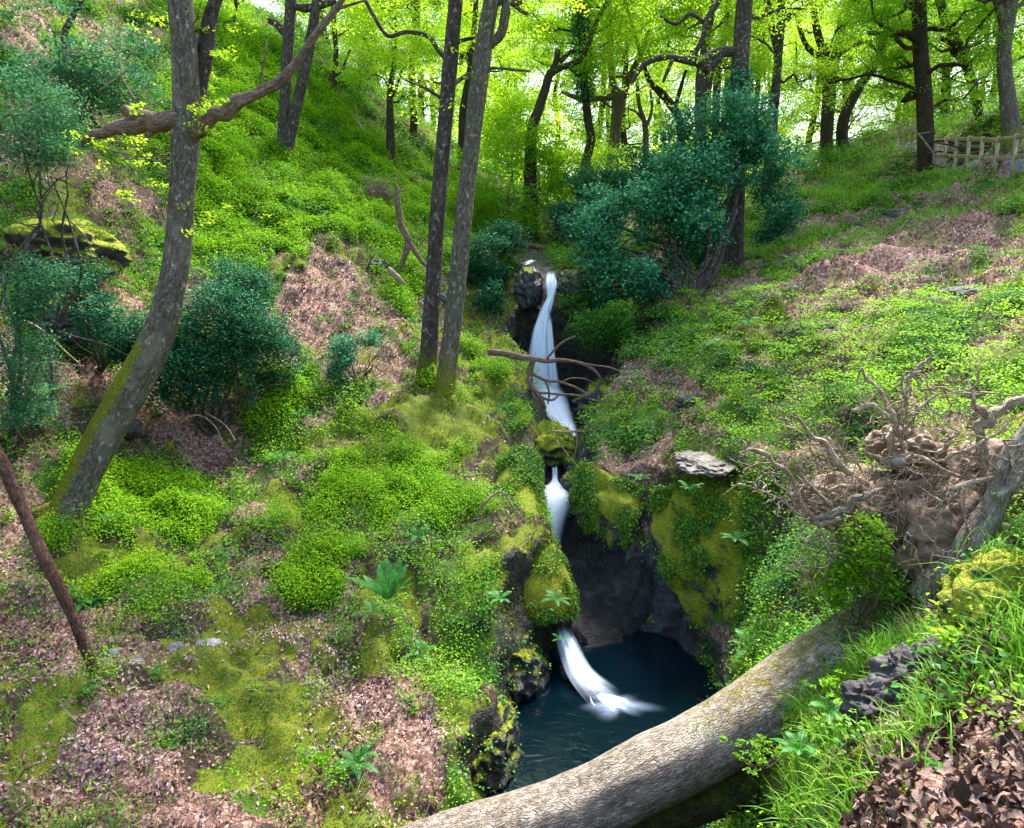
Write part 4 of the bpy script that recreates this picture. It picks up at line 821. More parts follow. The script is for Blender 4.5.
bush('leafy_bush', 'grey green bush rising behind the close pair of trunks', [(520,170,50,45,27),(500,215,40,35,26),(550,195,40,40,28),(470,190,30,40,26)], 26, 'oak_green', .09, 460, 7, hit(505,240), 26, .5, 7, stemr=.06)
bush('leafy_bush', 'bright green bushy growth above the tall fall', [(530,130,45,40,33),(490,110,35,45,33),(590,165,40,35,31)], 32, 'oak', .11, 480, 8, hit(540,200), 24, .6, 7, stemr=.06)
bush('leafy_bush', 'dark hanging bush on the gully wall left of the tall fall', [(488,262,24,26,18),(505,240,24,18,19),(492,300,12,20,17.2)], 18, 'holly_dark', .06, 300, 9, hit(480,260), 26, .25, 5)
bush('leafy_bush', 'blue green low bush left of the holly', [(600,195,35,30,24),(565,220,30,22,23),(640,170,40,22,25)], 24, 'bush', .09, 360, 10, hit(590,230), 26, .4, 6)
bush('leafy_bush', 'dark green bush clump under the holly beside the tall fall', [(600,330,32,22,16.2),(640,320,40,20,15.8),(575,300,14,24,17)], 16, 'ivy', .05, 360, 11, hit(610,350), 24, .25, 6)
bush('leafy_bush', 'small clipped looking bush beyond the far fence', [(872,140,14,10,42),(885,135,12,9,42)], 42, 'oak_green', .13, 120, 12, hit(872,150), 24, .5, 3)
# ------------------------------------------------------------------ the fallen tree with its root plate
r = rng(200); FTB = P(905, 590, 5.7)
root = thing('fallen_tree', FTB, 'uprooted pale trunk lying across the gully with its torn root plate', 'fallen tree')
lg = px3([(240,925,36,4.7),(350,890,36,4.75),(441,856,36,4.8),(578,809,35,4.9),(640,778,34,4.95),(697,749,34,5.05),(743,721,35,5.15),(800,686,37,5.3),(860,648,39,5.5),(905,622,40,5.7),(940,600,34,5.85)], 5)
mf = lambda V, ring, L: (np.clip(ring[..., 2]*.9-.1, 0, 1)*sm(L, .40, .7)[:, None])*.72
put(TB().tube(*pxpts(lg), 56, 18, .085, 31, mossfn=mf).build('trunk', M['log']), root)
tb = TB().tube(*pxpts(px3([(560,835,24,4.95),(640,812,26,5.0),(720,785,27,5.1),(780,762,22,5.2)], 5)), 24, 8, .14, 32, mossfn=lambda V, ring, L: np.full(V.shape[:2], .55))
for c, rd, sd in [((898,506,5.95),(.84,.42,.36),1),((945,545,5.6),(.50,.40,.50),2),((925,578,5.75),(.36,.32,.26),3),((838,500,5.8),(.34,.26,.20),4),((985,480,5.85),(.45,.35,.32),5),((905,450,5.95),(.30,.25,.20),6)]:
    put(blob('soil', P(*c), rd, M['earth'], 40+sd, None, .26, 1.9, 44), root)
RT = [[(740,453,3,5.3),(752,450,4.5),(768,456,5),(783,469,5.5),(793,488,6),(803,508,6),(818,525,6),(840,520,6)],[(757,462,1),(762,475,1.5),(765,485,1)],[(793,412,2.5,5.3),(805,428,4),(818,440,5.5),(832,452,6),(850,475,8)],[(800,432,1),(790,425,1.5),(784,415,1)],
 [(862,368,2.5,5.5),(872,382,3.5),(883,398,4.5),(893,415,5),(900,440,6)],[(934,355,2,5.6),(921,366,4),(908,380,5),(905,400,5.5),(897,425,6),(890,450,7)],[(853,411,4.5,5.4),(864,405,5.5),(880,408,4.5),(893,420,4)],[(905,372,2),(902,388,3),(904,400,3)],
 [(1040,385,6,5.5),(1024,398,9),(1006,408,10),(990,415,11),(978,426,10),(982,446,9),(988,470,9)],[(985,415,8,5.5),(974,405,7),(970,395,4),(976,385,2)],[(1045,415,12,5.2),(1022,435,14),(1005,462,15),(998,500,19),(978,535,24),(950,570,28),(920,600,30)],
 [(1040,458,9,5.1),(1020,470,10),(1008,485,9),(1000,500,7)],[(812,519,6,5.3),(830,514,8),(848,508,8),(862,498,7),(880,490,5)],[(790,455,1.5,5.3),(800,470,3),(815,490,4),(830,505,5)],[(795,486,4,5.4),(812,488,5),(830,490,5.5),(850,488,5)],[(920,390,2.5,5.6),(935,387,2.5),(955,392,2.2),(985,392,2),(1015,396,1.5)],
 [(936,395,2,5.7),(925,402,4),(917,412,4),(905,430,4)],[(1010,420,2.5,5.3),(985,440,3),(960,452,3.5),(945,462,4)],[(960,432,3,5.6),(950,440,4),(940,455,5)],[(962,505,2.2,5.1),(966,525,2.4),(962,548,2.5),(965,575,2.2),(969,605,1.8),(968,640,1.2)],[(942,502,2,5.1),(938,525,2.2),(932,555,2.4),(931,580,2.2),(936,605,1.6)],
 [(905,540,2,5.1),(915,552,2.5),(921,568,2),(923,580,1.2)],[(745,485,1,5.2),(765,492,1.8),(785,503,2.5),(805,515,3)],[(820,530,3,5.3),(828,545,4),(832,560,4),(825,575,2)],[(1003,440,2,5.1),(1012,460,2),(1016,480,1.5)],[(870,455,4,5.5),(890,462,6),(912,458,6),(935,465,5),(960,478,5)],[(950,490,6,5.2),(975,482,7),(1000,478,6),(1024,470,5)]]
for j, L in enumerate(RT):
    L = [(a_[0], a_[1], a_[2]*(.44 if max(q_[2] for q_ in L) < 9 else .54), *a_[3:]) for a_ in L]
    rq = rng(3000+j); L2 = [L[0]]
    for a_, b_ in zip(L[:-1], L[1:]): L2 += [((a_[0]+b_[0])/2+rq.normal()*1.5, (a_[1]+b_[1])/2+rq.normal()*1.5, (a_[2]+b_[2])/2*(.8+.5*rq.random())), (b_[0]+rq.normal()*1.2, b_[1]+rq.normal()*1.2, b_[2])]
    L = L2
    tb2 = TB().tube(*pxpts(px3(L, L[0][3] if len(L[0]) > 3 else 5.4)), 10, 2, .3, 300+j); pts = pxpts(px3(L, L[0][3] if len(L[0]) > 3 else 5.4))[0]
    for q in range(7):
        e = np.array(pts[min(len(pts)-1, q)]); tb2.tube(wander(e, e+r.normal(size=3)*[.13, .1, .11], 5, .25, r), np.linspace(.010, .002, 5), 5, 2, 0, q)
    put(tb2.build('root', M['deadpale'] if j not in (10, 11, 12) else M['log']), root)
tb3 = TB()
for j in range(1100):
    q = rng(700+j); c = P(800+210*q.random(), 450+125*q.random()**.8, 5.35+.3*q.random()); d_ = q.normal(size=3)*[.13, .07, .11]-[0, .05, .04+.1*q.random()]
    tb3.tube(wander(c, c+d_, 6, .25, q), np.linspace(.0034, .001, 6), 4, 1, 0, j, cap=False)
for j in range(90):
    q = rng(1700+j); c = P(*[(895,415,5.6),(905,440,5.5),(840,470,5.4),(805,500,5.4)][j % 4]); d_ = q.normal(size=3)*[.22, .12, .16]+[0, 0, .14]
    tb3.tube(wander(c, c+d_, 6, .2, q), np.linspace(.006, .0015, 6), 4, 1, 0, j, cap=False)
for j in range(85):      # broken side roots poking out of the torn soil
    q = rng(2700+j); c = P(815+185*q.random(), 445+135*q.random(), 5.6); o_ = nrm(c-P(900,530,6.2)); d_ = nrm(o_*[1, .8, 1]+q.normal(size=3)*.6+[0, -.25, .1])*(.12+.3*q.random()); R0 = .004+.009*q.random()
    t4 = TB().tube(wander(c, c+d_*1.3, 7, .16, q), np.linspace(R0, R0*.3, 7)*(.8+.4*q.random(7)), 7, 2, .3, j); put(t4.build('root', M['deadpale' if j % 3 else 'dead']), root)
o = put(tb3.build('fine_roots', M['deadpale']), root); o['kind'] = 'stuff'
o = blob('stone', P(899,463,5.35), (.055,.04,.045), M['palestone'], 8, None, .1); tag(o, 'pale round stone stuck in the soil of the root plate', 'stone')
tag(tb.build('mossy_log', M['bark_far']), 'dark mossy log underneath the pale fallen trunk', 'log')

# ------------------------------------------------------------------ rocks
def dress(o, seed, zmin=.15, dens=900):
    """moss tufts, ivy and grass growing on a rock, as a part of it"""
    me = o.data; n_ = len(me.vertices); a = np.empty(n_*3, np.float32); me.vertices.foreach_get('co', a); V = a.reshape(-1, 3).astype(float)
    b_ = np.empty(n_*3, np.float32); me.vertices.foreach_get('normal', b_); Nn = b_.reshape(-1, 3).astype(float); r = rng(seed)
    ext = np.ptp(V, axis=0).mean(); cnt = int(dens*min(4, max(.25, ext**2)))
    wN = np.linalg.norm(V[:, :2], axis=1)+1e-3; w = np.where(Nn[:, 2] > zmin, wN, 0)*np.clip(.5+fbm(V*3+seed, seed, 2)*2, 0, 1)
    if w.sum() <= 0: return
    i = r.choice(n_, cnt*4, p=w/w.sum()); s_ = .022*(.6+.8*r.random(len(i))); T = nrm(Nn[i]+r.normal(size=(len(i), 3))*.5); N = nrm(np.cross(T, r.normal(size=T.shape)))
    c = V[i]+r.normal(size=(len(i), 3))*ext*.012+Nn[i]*.008; o2 = leaf_obj('moss', c, N, s_, M['moss_tuft'], seed, o, np.clip(.5+fbm(V[i]*4, seed, 2)+(r.random(len(i))-.5)*.4, 0, 1), .5, T=T)
    i = r.choice(n_, cnt//5+2, p=w/w.sum()); k = 5; c = np.repeat(V[i], k, 0)+r.normal(size=(len(i)*k, 3))*.035+np.repeat(Nn[i], k, 0)*.03
    leaf_obj('ivy', c, nrm(np.repeat(Nn[i], k, 0)+[0, 0, .4]+r.normal(size=c.shape)*.4), .035*(.6+.8*r.random(len(c))), M['ivy'], seed, o, r.random(len(c)), .75)
def rock(name, label, px, py, d, rx, ry, rz, mat, seed, amp=.2, f=1.3, cat='rock', n=40, flat=0):
    o = blob(name, P(px, py, d), (rx*d/F, ry*d/F, rz*d/F), M[mat], seed, None, amp, f, n, flat); tag(o, label, cat)
    if mat == 'rock_mossy' and rx > 15: dress(o, seed+5, .1)
    elif mat == 'rock' and rx > 25: dress(o, seed+5, .45, 350)
    return o
rock('wet_rock', 'dark rock under the overhang at the left pool edge', 505, 665, 8.5, 40, 60, 40, 'rock', 4, .2, 1.5, n=60)
rock('wet_rock', 'low brown rock at the pool edge nearest the fallen trunk', 486, 745, 6.9, 36, 60, 44, 'rock', 5, .2, 1.5, n=60)
rock('boulder', 'mossy boulder right of the white cascade, under the dead branch', 607, 410, 15.3, 32, 30, 28, 'rock', 6, .2, 1.6, n=50)
rock('boulder', 'small dark boulder beside the middle fall on its right', 574, 484, 12.0, 14, 14, 13, 'rock', 7, .15)
rock('boulder', 'mossy boulder parting the stream above the middle fall', 548, 448, 13.0, 26, 30, 24, 'rock_mossy', 8, .2)
rock('boulder', 'dark wet rock on the left beside the middle fall', 530, 492, 12.0, 18, 26, 30, 'rock', 9, .2)
rock('flat_stone', 'pale flat stone jutting from the right bank', 703, 463, 10.0, 27, 40, 7, 'palestone', 14, .25, 2.2)
rock('mossy_rock', 'dark mossy crag on the upper left slope behind the blue green bush', 70, 250, 12.3, 48, 50, 26, 'rock_mossy', 17, .22, n=50)
rock('mossy_rock', 'smaller mossy crag below the dark crag on the left slope', 70, 320, 11.2, 34, 30, 24, 'rock', 18, .22)
rock('rock', 'dark rock where the stream spills over at the top of the tall fall', 572, 284, 17.3, 16, 20, 14, 'rock', 19, .2)
rock('rock', 'dark rock left of the top of the tall fall', 528, 290, 17.4, 13, 18, 20, 'rock', 20, .2)
rock('mossy_mound', 'mossy mound at the right edge in front of the roots', 1010, 612, 3.3, 62, 70, 58, 'rock_mossy', 21, .18, 1.4, n=60)
rock('earth_clod', 'dark clod of soil and roots in front of the fallen trunk', 925, 688, 3.75, 40, 46, 44, 'darkearth', 22, .26, 2.6, cat='soil clod', n=60)
rock('earth_clod', 'low dark soil ridge left of the dark clod', 878, 706, 3.75, 36, 34, 24, 'darkearth', 23, .28, 2.6, cat='soil clod')
rock('moss_cushion', 'small round cushion of moss beside the dark soil clod', 957, 702, 3.5, 9, 10, 11, 'rock_mossy', 24, .06, 2, cat='moss cushion')
for (a, b, w, h, mt, lb) in [(184,634,18,12,'stone','lilac grey rock cropping out beside the thin trickle'),(205,646,20,9,'stone','broad grey rock lying right of the lilac grey outcrop'),(176,650,16,9,'stone','grey slab just below the lilac grey outcrop'),(137,664,8,8,'stone','small blue grey stone near the foot of the leaning dead branch'),(113,655,6,8,'stone','narrow grey stone left of the small blue grey stone'),(212,600,10,9,'stone','small dark stone above the lilac grey outcrop'),
  (262,688,7,5,'stone','pale stone in the litter left of the pair of mossy patches'),(296,702,7,7,'palestone','whitish stone standing in the fallen leaves'),(312,752,9,6,'stone','grey stone in the leaves below the whitish stone'),(96,762,12,6,'stone','flat grey stone low in the bottom left litter'),(333,744,6,5,'stone','small grey stone right of the grey stone in the leaves'),(200,575,9,7,'stone','stone half buried in moss above the trickle'),
  (668,668,9,6,'palestone','pale cobble on the right shore of the pool'),(682,671,7,5,'palestone','brownish cobble right of the pale cobble on the pool shore'),(676,660,6,5,'stone','small cobble behind the pale cobble on the pool shore'),(335,262,10,4,'darkearth','grey boulder in the slope left of the small uprooted stump'),(378,266,12,8,'darkearth','dark grey rock below the small uprooted stump'),(828,335,16,14,'darkearth','dark earthy knob in the middle of the right bank'),(962,294,20,10,'darkearth','grey rocky outcrop high on the right bank'),(940,310,20,16,'darkearth','dark earth lump standing for a shaded hollow below the grey outcrop'),(770,300,18,9,'darkearth','dark earth lump standing for a shaded hollow at the top of the right bank'),(690,400,16,8,'darkearth','dark soil ledge above the gorge on the right bank'),(900,215,16,7,'darkearth','dark soil step in the slope below the fence oak'),(445,300,10,8,'darkearth','dark ledge between the close pair of trunks'),(120,425,20,14,'darkearth','dark soil bank left of the leaning oak'),(60,590,26,10,'darkearth','dark undercut soil edge behind the leaning dead branch')]:
    c = hit(a, b); d = c[1]; rock('stone', lb, a, b+2, d, w, max(w, h)*.9, h, mt, 60+a % 50, .2, 1.5, cat='stone', n=24)  # some dark earth lumps here stand for hollows, their shade put into the colour

def slab(name, label, rows, mat, seed, m=26, thick=.5, cat='cliff', rough=.09, dr=(.1, 1200)):
    """a thick rock face through rows of surveyed points (pixel x, pixel y, distance)"""
    R_ = [catmull([P(*q) for q in row], m) for row in rows]; R_ = np.array(R_); G_ = np.stack([catmull(R_[:, j], m//2) for j in range(R_.shape[1])], 1)
    nv, nu = G_.shape[:2]; Nn = nrm(np.cross(np.gradient(G_, axis=1), np.gradient(G_, axis=0))); Nn = np.where((Nn[..., 1:2] > 0), -Nn, Nn)
    n1 = fbm(G_*[1.7, 1.7, 1.0]+seed, seed, 4); n2 = np.abs(fbm(G_*[3.5, 3.5, 1.4]+seed, seed+4, 4)); n3 = fbm(G_*12, seed+8, 3)
    Fr = G_+Nn*(n1*rough*2.0-n2*rough*1.8+n3*rough*.15)[..., None]; Bk = G_-Nn*thick+[0, 0, -.05]
    V = np.concatenate([Fr.reshape(-1, 3), Bk.reshape(-1, 3)]); i = np.arange(nv*nu).reshape(nv, nu); o_ = nv*nu
    q = [np.stack([i[:-1, :-1], i[:-1, 1:], i[1:, 1:], i[1:, :-1]], -1).reshape(-1, 4)]; q.append(q[0][:, ::-1]+o_)
    for e in (i[0], i[-1], i[:, 0], i[:, -1]): q.append(np.stack([e[:-1], e[1:], e[1:]+o_, e[:-1]+o_], -1))
    o = rebase(mesh_obj(name, V, [np.concatenate(q)], M[mat]), V[:o_].mean(0)); tag(o, label, cat)
    bm_ = o.data; bm_.validate(); import bmesh; B_ = bmesh.new(); B_.from_mesh(bm_); bmesh.ops.recalc_face_normals(B_, faces=B_.faces); B_.to_mesh(bm_); B_.free()
    if dr: dress(o, seed, *dr)
    return o
slab('cliff', 'smooth dark wet rock wall curving round the back of the pool', [
  [(562,455,12.6),(584,468,11.8),(612,478,11.2),(642,488,10.7),(672,500,10.4),(700,530,10.0),(728,590,9.3),(745,650,8.6)],
  [(566,500,12.0),(590,508,11.2),(612,520,10.7),(636,535,10.3),(662,560,9.9),(690,590,9.5),(716,630,9.0),(732,672,8.4)],
  [(566,548,11.6),(584,560,11.0),(604,575,10.5),(630,590,10.1),(655,606,9.8),(680,625,9.4),(704,652,8.9),(722,688,8.2)],
  [(560,600,10.9),(578,618,10.4),(600,630,10.0),(628,640,9.7),(655,648,9.5),(680,660,9.2),(702,680,8.7),(716,705,8.1)],
  [(560,650,10.3),(580,662,9.9),(602,672,9.6),(630,678,9.5),(657,682,9.3),(682,692,9.0),(704,708,8.6),(716,728,8.1)]], 'rock', 11, dr=(.42, 1500))
slab('cliff', 'golden green mossy rock bulging beside the middle fall on its right', [
  [(572,470,11.7),(590,466,11.2),(614,476,10.9),(640,486,10.6)],[(570,500,11.3),(592,500,10.8),(616,504,10.5),(636,512,10.3)],[(580,532,11.0),(600,538,10.6),(618,540,10.4),(632,540,10.3)],[(590,556,11.0),(606,560,10.8),(620,560,10.6),(630,558,10.5)]], 'rock_mossy', 12, 16, .4, dr=(-.1, 2600))
slab('cliff', 'green and gold mossy bank of rock right of the dark wet wall', [
  [(655,492,10.2),(690,486,9.8),(730,490,9.5),(770,500,9.2)],[(652,540,9.9),(690,540,9.4),(730,545,9.0),(770,560,8.5)],[(676,590,9.5),(705,595,9.1),(738,600,8.6),(772,610,8.1)],[(705,640,9.0),(725,648,8.6),(750,655,8.2),(775,660,7.8)],[(716,690,8.4),(735,700,8.1),(755,705,7.8),(778,705,7.5)]], 'rock_mossy', 15, 20, .4, rough=.12, dr=(-.2, 5000))
tb5 = TB(); SPI = [(536,462,11.6,.30),(537,490,11.1,.38),(541,516,10.6,.42),(548,542,10.1,.46),(559,568,9.6,.50),(571,596,9.2,.50),(570,622,9.0,.40)]
cs = []
for a_, b_, d_, r_ in SPI: c = P(a_, b_, d_); cs.append(c-[r_*.92, 0, 0])
tb5.tube(cs, [q[3] for q in SPI], 60, 12, .10, 61)
o = rebase(tb5.build('mossy_rock', M['rock_mossy']), cs[4]); tag(o, 'long golden mossy rock edge overhanging the left side of the pool', 'rock'); dress(o, 62, -.35, 5200)
# ------------------------------------------------------------------ dead branches and stumps
def sticks(name, label, lines, d, mat, cat='branch', sides=10, rough=.15, seed=1, moss=None):
    tb = TB(); base = None
    for j, L in enumerate(lines):
        L = [(a_[0], a_[1], a_[2]*((.82 if mat == 'reddead' else .62)), *a_[3:]) for a_ in L]; p_, r_ = pxpts(px3(L, d)); tb.tube(p_, r_, sides, 5, rough, seed+j); base = p_[0] if base is None else base
    return tag(rebase(tb.build(name, M[mat]), base), label, cat)
sticks('dead_branch', 'bare reddish branch leaning in the bottom left corner', [[(-30,410,7,6.6),(0,458,7,6.5),(22,508,7,6.5),(48,565,7,6.4),(72,615,6.5,6.4),(90,660,6,6.4),(104,697,4.5,6.45)],[(68,605,3),(74,600,2.5),(78,597,1.5)]], 6.45, 'reddead')
sticks('dead_branch', 'bare dead branch reaching across the white cascade', [[(488,352,5),(503,353,5.5),(520,357,5.5),(536,359,4.5),(548,361,4),(562,360,3.2),(580,363,2.6),(594,370,2.3),(603,382,1.2)],[(533,360,5),(530,372,5),(531,385,4.5),(540,397,4),(545,408,3)],[(530,372,3),(545,380,2.8),(560,382,2.4),(577,388,2),(590,396,1.6)],[(536,392,2),(556,394,2.2),(580,396,2),(606,404,1.5)],[(545,361,2),(556,348,2),(566,340,1.6),(576,336,1)],[(575,362,1.8),(592,365,1.6),(612,368,1.2),(628,376,.8)],[(540,397,2.5),(552,400,2),(560,394,1.4)],[(545,380,2),(549,392,1.8),(548,404,1.2)],[(560,383,1.4),(572,378,1.2),(588,380,.9),(600,388,.6)]], 14.2, 'dead', seed=11)
sticks('dead_branch', 'forked pale twig over the stream just below the cascade', [[(553,431,1.8),(567,432,1.8),(578,431,1.6),(590,433,1)],[(577,431,1.5),(577,444,1.4),(574,458,1)],[(556,440,1.3),(568,455,1.2),(574,466,.9)]], 12.3, 'deadpale', seed=15)
sticks('dead_branch', 'pale crooked dead stem standing below the small uprooted stump', [[(397,186,3),(398,205,5),(401,225,5.5),(408,240,6),(405,255,5),(400,268,4)],[(408,240,4),(418,256,4),(428,268,3)],[(397,192,1.5),(405,190,1),(410,189,.7)]], 17.6, 'dead', seed=18)
sticks('dead_branch', 'short pale broken stick below the crooked dead stem', [[(388,268,3.5),(396,276,5),(405,285,3.5)]], 16.8, 'deadpale', seed=19)
sticks('dead_branch', 'thin pale twig on the crest of the left slope', [[(354,115,1.5),(360,125,1.8),(366,134,1.5),(372,146,1)],[(366,134,1),(376,136,.8)]], 27, 'deadpale', seed=20)
sticks('dead_branch', 'fan of pale twigs hanging over the left rim of the gorge', [[(478,512,1.2),(490,498,2),(502,492,1.6),(512,505,1.2),(528,525,1)],[(490,498,1.5),(480,508,1),(477,528,.8)],[(502,492,1),(516,500,.8),(524,512,.6)]], 8.7, 'deadpale', seed=21)
sticks('dead_branch', 'arching bare twigs under the holly bush', [[(170,430,1.5),(195,415,1.2),(214,425,1),(224,445,.8)],[(150,445,1),(160,420,1),(175,405,.7)],[(128,470,1),(130,440,1),(127,415,.7)],[(235,440,1),(225,425,1),(205,412,.7)]], 10.6, 'deadpale', seed=22)
sticks('dead_branch', 'pale twigs lying in the litter near the bottom edge', [[(0,800,3),(14,790,3),(24,770,2),(40,762,1.5)],[(14,790,2),(2,770,1.5)]], 5.1, 'deadpale', seed=23)
sticks('dead_branch', 'bare twig arching out of the left bank behind the leaning oak', [[(0,318,1.2),(28,322,1.5),(48,335,1.5),(66,352,1.2),(80,364,.8)],[(30,352,.9),(55,362,1),(84,366,.7)]], 9.6, 'deadpale', seed=24)
sticks('dead_branch', 'tangle of bare twigs behind the broken limb of the leaning oak', [[(120,118,1.5),(135,100,1.3),(150,80,1),(165,40,.7)],[(135,100,1),(122,75,1),(118,50,.6)],[(118,128,1.3),(145,110,1),(170,100,.7)],[(100,90,1.3),(130,62,1),(60,50,.6)],[(105,118,1.2),(126,112,1),(150,100,.8)]], 10.5, 'deadpale', seed=25)
sticks('dead_branch', 'weathered log half sunk by the head of the stream', [[(505,238,2.5),(525,244,4),(548,248,3),(560,244,1.5)],[(540,246,1.5),(550,234,1.2),(556,226,.7)]], 24, 'dead', seed=26)
sticks('dead_branch', 'curved pale twig at the foot of the fence oak', [[(905,128,1.2),(918,134,1.5),(928,146,1.6),(937,158,1.2)],[(918,134,.8),(930,132,.7)]], 25.5, 'deadpale', seed=27)
sticks('dead_branch', 'pale bent grass stalk bundle below the fence slope', [[(765,205,.7),(778,216,.9),(795,228,.8)],[(770,200,.6),(783,214,.8),(792,226,.7)]], 18.5, 'deadpale', seed=28)
# small uprooted stump on the left slope
SD = float(hit(378, 205)[1]); b = P(383, 198, SD); root = thing('uprooted_stump', b, 'small uprooted stump with tangled dry roots on the left slope', 'stump')
put(blob('soil', P(378,194,SD-.3), (13*18/F, 12*18/F, 9*18/F), M['earth'], 33, None, .25, 1.8), root)
tb = TB(); r = rng(34)
for j in range(160):
    c = P(377+r.normal()*9, 190+r.normal()*6, SD-.6); tb.tube(wander(c, c+r.normal(size=3)*[.35, .15, .22], 5, .25, r), np.linspace(.010, .003, 5), 4, 1, 0, j, cap=False)
put(tb.build('roots', M['deadpale']), root)
# pile of old roots and branches on the bank by the fence
b = P(985, 128, 25); root = thing('brush_pile', b, 'mossy heap of old dark branches on the bank beyond the near fence', 'brush pile')
tb = TB(); r = rng(35)
for j in range(26):
    c = P(945+60*r.random(), 140, 25.5+r.normal()*.5); c[2] = ground_at(c[0], c[1])+.1+.35*r.random(); tb.tube(wander(c, c+[1.4*r.normal(), .4*r.normal(), .2*abs(r.normal())], 6, .1, r), np.linspace(.07, .02, 6)*(.4+.8*r.random()), 7, 2, .1, j)
put(tb.build('branches', M['bark_far']), root)

# ------------------------------------------------------------------ fences
def wood_mat():
    m, n, l, out = new_mat('fence_wood'); b = NB(n, l); pos = n.new('ShaderNodeNewGeometry').outputs['Position']
    c = b.ramp(b.noise(b.coord((3, 3, 1), pos), 6, 6, .7), [(.3, (.12, .085, .045)), (.55, (.40, .31, .19)), (.75, (.58, .48, .33))])
    c = b.mix(b.step(b.noise(pos, 3, 5, .7), .55, .7), c, (.14, .17, .06))
    l.new(b.bsdf(c, .85, b.bump(b.noise(pos, 25, 4), .5, .02)), out.inputs[0]); M['fence'] = m
wood_mat()
def board(a, b, w, h):
    """a plank from a to b, w thick and h high"""
    a, b = np.asarray(a, float), np.asarray(b, float); t = nrm(b-a); up = np.array([0, 0, 1.]) if abs(t[2]) < .8 else np.array([0, 1., 0]); s_ = nrm(np.cross(t, up)); u = np.cross(s_, t)
    V = []; ch = .12*min(w, h)
    for e in (a, b):
        for x, y in ((-w/2+ch, -h/2), (w/2-ch, -h/2), (w/2, -h/2+ch), (w/2, h/2-ch), (w/2-ch, h/2), (-w/2+ch, h/2), (-w/2, h/2-ch), (-w/2, -h/2+ch)): V.append(e+s_*x+u*y)
    i = np.arange(8); return np.array(V), [np.stack([i, (i+1) % 8, (i+1) % 8+8, i+8], 1), np.array([i[::-1], i+8])]
def gp(px, d, h):
    p_ = P(px, 150, d); p_[2] = ground_at(p_[0], p_[1])+h; return p_
def fence(label, tops, ht, posts, rails, pw=.1, rh=.12, seed=1):
    """tops: line of the top rail in world space; posts: number between the ends"""
    q = catmull(tops, 12); L = np.concatenate([[0], np.cumsum(np.linalg.norm(np.diff(q[:, :2], axis=0), axis=1))]); r = rng(seed)
    at = lambda s: np.array([np.interp(s, L, q[:, k]) for k in range(3)])
    root = thing('wooden_fence', [*at(0)[:2], at(0)[2]-ht], label, 'fence'); S = np.linspace(0, L[-1], posts)
    for s_ in S:
        p_ = at(s_); V, FC = board(p_-[0, 0, ht+.3], p_+[0, 0, .03], pw, pw); put(mesh_obj('post', V, FC, M['fence'], smooth=False), root)
    for k in rails:
        for a_, b_ in zip(S[:-1], S[1:]):
            o_ = np.array([0, -pw*.5-.022, -k]); V, FC = board(at(a_)+o_+[0, 0, r.normal()*.004], at(b_)+o_+[0, 0, r.normal()*.004], .04, rh); put(mesh_obj('rail', V, FC, M['fence'], smooth=False), root)
    return root
fence('weathered wooden post and rail fence beside the path at the right edge', [gp(926,27.5,1.3), gp(960,24,1.3), gp(1000,21,1.3), gp(1060,18,1.3)], 1.3, 10, (.07, .62), .09, .12, 3)
fence('distant wooden post and rail fence along the crest', [gp(796,41,1.15), gp(830,40.5,1.15), gp(858,38.5,1.15), gp(885,36.5,1.15), gp(917,32,1.15)], 1.15, 14, (.08, .55), .10, .09, 4)

# ------------------------------------------------------------------ ferns, seedlings
def fern(label, px, py, d, nf, L, seed, mat='fern', cat='fern', droop=.9, az0=None):
    r = rng(800+seed); b = P(px, py, d) if np.isscalar(px) else px; V, R_ = [], []
    for j in range(nf):
        az = j*6.283/nf+r.random()*.5 if az0 is None else az0+r.normal()*.7; el = (.55 if droop > .6 else .85)+.5*r.random(); l_ = L*(.7+.5*r.random()); d0 = np.array([math.cos(az), math.sin(az), 0])
        m = 34; t = np.linspace(0, 1, m); pts = b+d0*(l_*t*math.cos(el)*1.1)[:, None]+np.array([0, 0, 1.])*(l_*(math.sin(el)*t-droop*.6*t*t))[:, None]
        T = nrm(np.gradient(pts, axis=0)); sd = nrm(np.cross(T, [0, 0, 1.])); up = np.cross(sd, T)
        w = l_*.19*np.sin(np.pi*np.clip(t*.92+.08, 0, 1))**.7*(1-.3*t)
        for s_ in (-1, 1):
            for i in range(2, m):
                tip = pts[i]+sd[i]*s_*w[i]+T[i]*w[i]*.45-up[i]*w[i]*.15; hw = l_/m*.34
                V += [pts[i]-T[i]*hw*.6, (pts[i]+tip)/2-T[i]*hw, tip, (pts[i]+tip)/2+T[i]*hw]; R_ += [np.clip(.4+.2*r.normal(), 0, 1)]*4
        for i in range(0, m-1, 3):
            V += [pts[i]-sd[i]*.004, pts[i]+sd[i]*.004, pts[min(i+3, m-1)]+sd[i]*.003, pts[min(i+3, m-1)]-sd[i]*.003]; R_ += [.9]*4
    if label is None: return V, R_
    V = np.array(V); k = np.arange(len(V)//4)[:, None]*4; o = mesh_obj('fern', V, k+np.array([[0, 1, 2, 3]]), M[mat], attrs={'rnd': np.array(R_)}, smooth=False)
    return tag(rebase(o, b), label, cat, 'ferns on the banks')
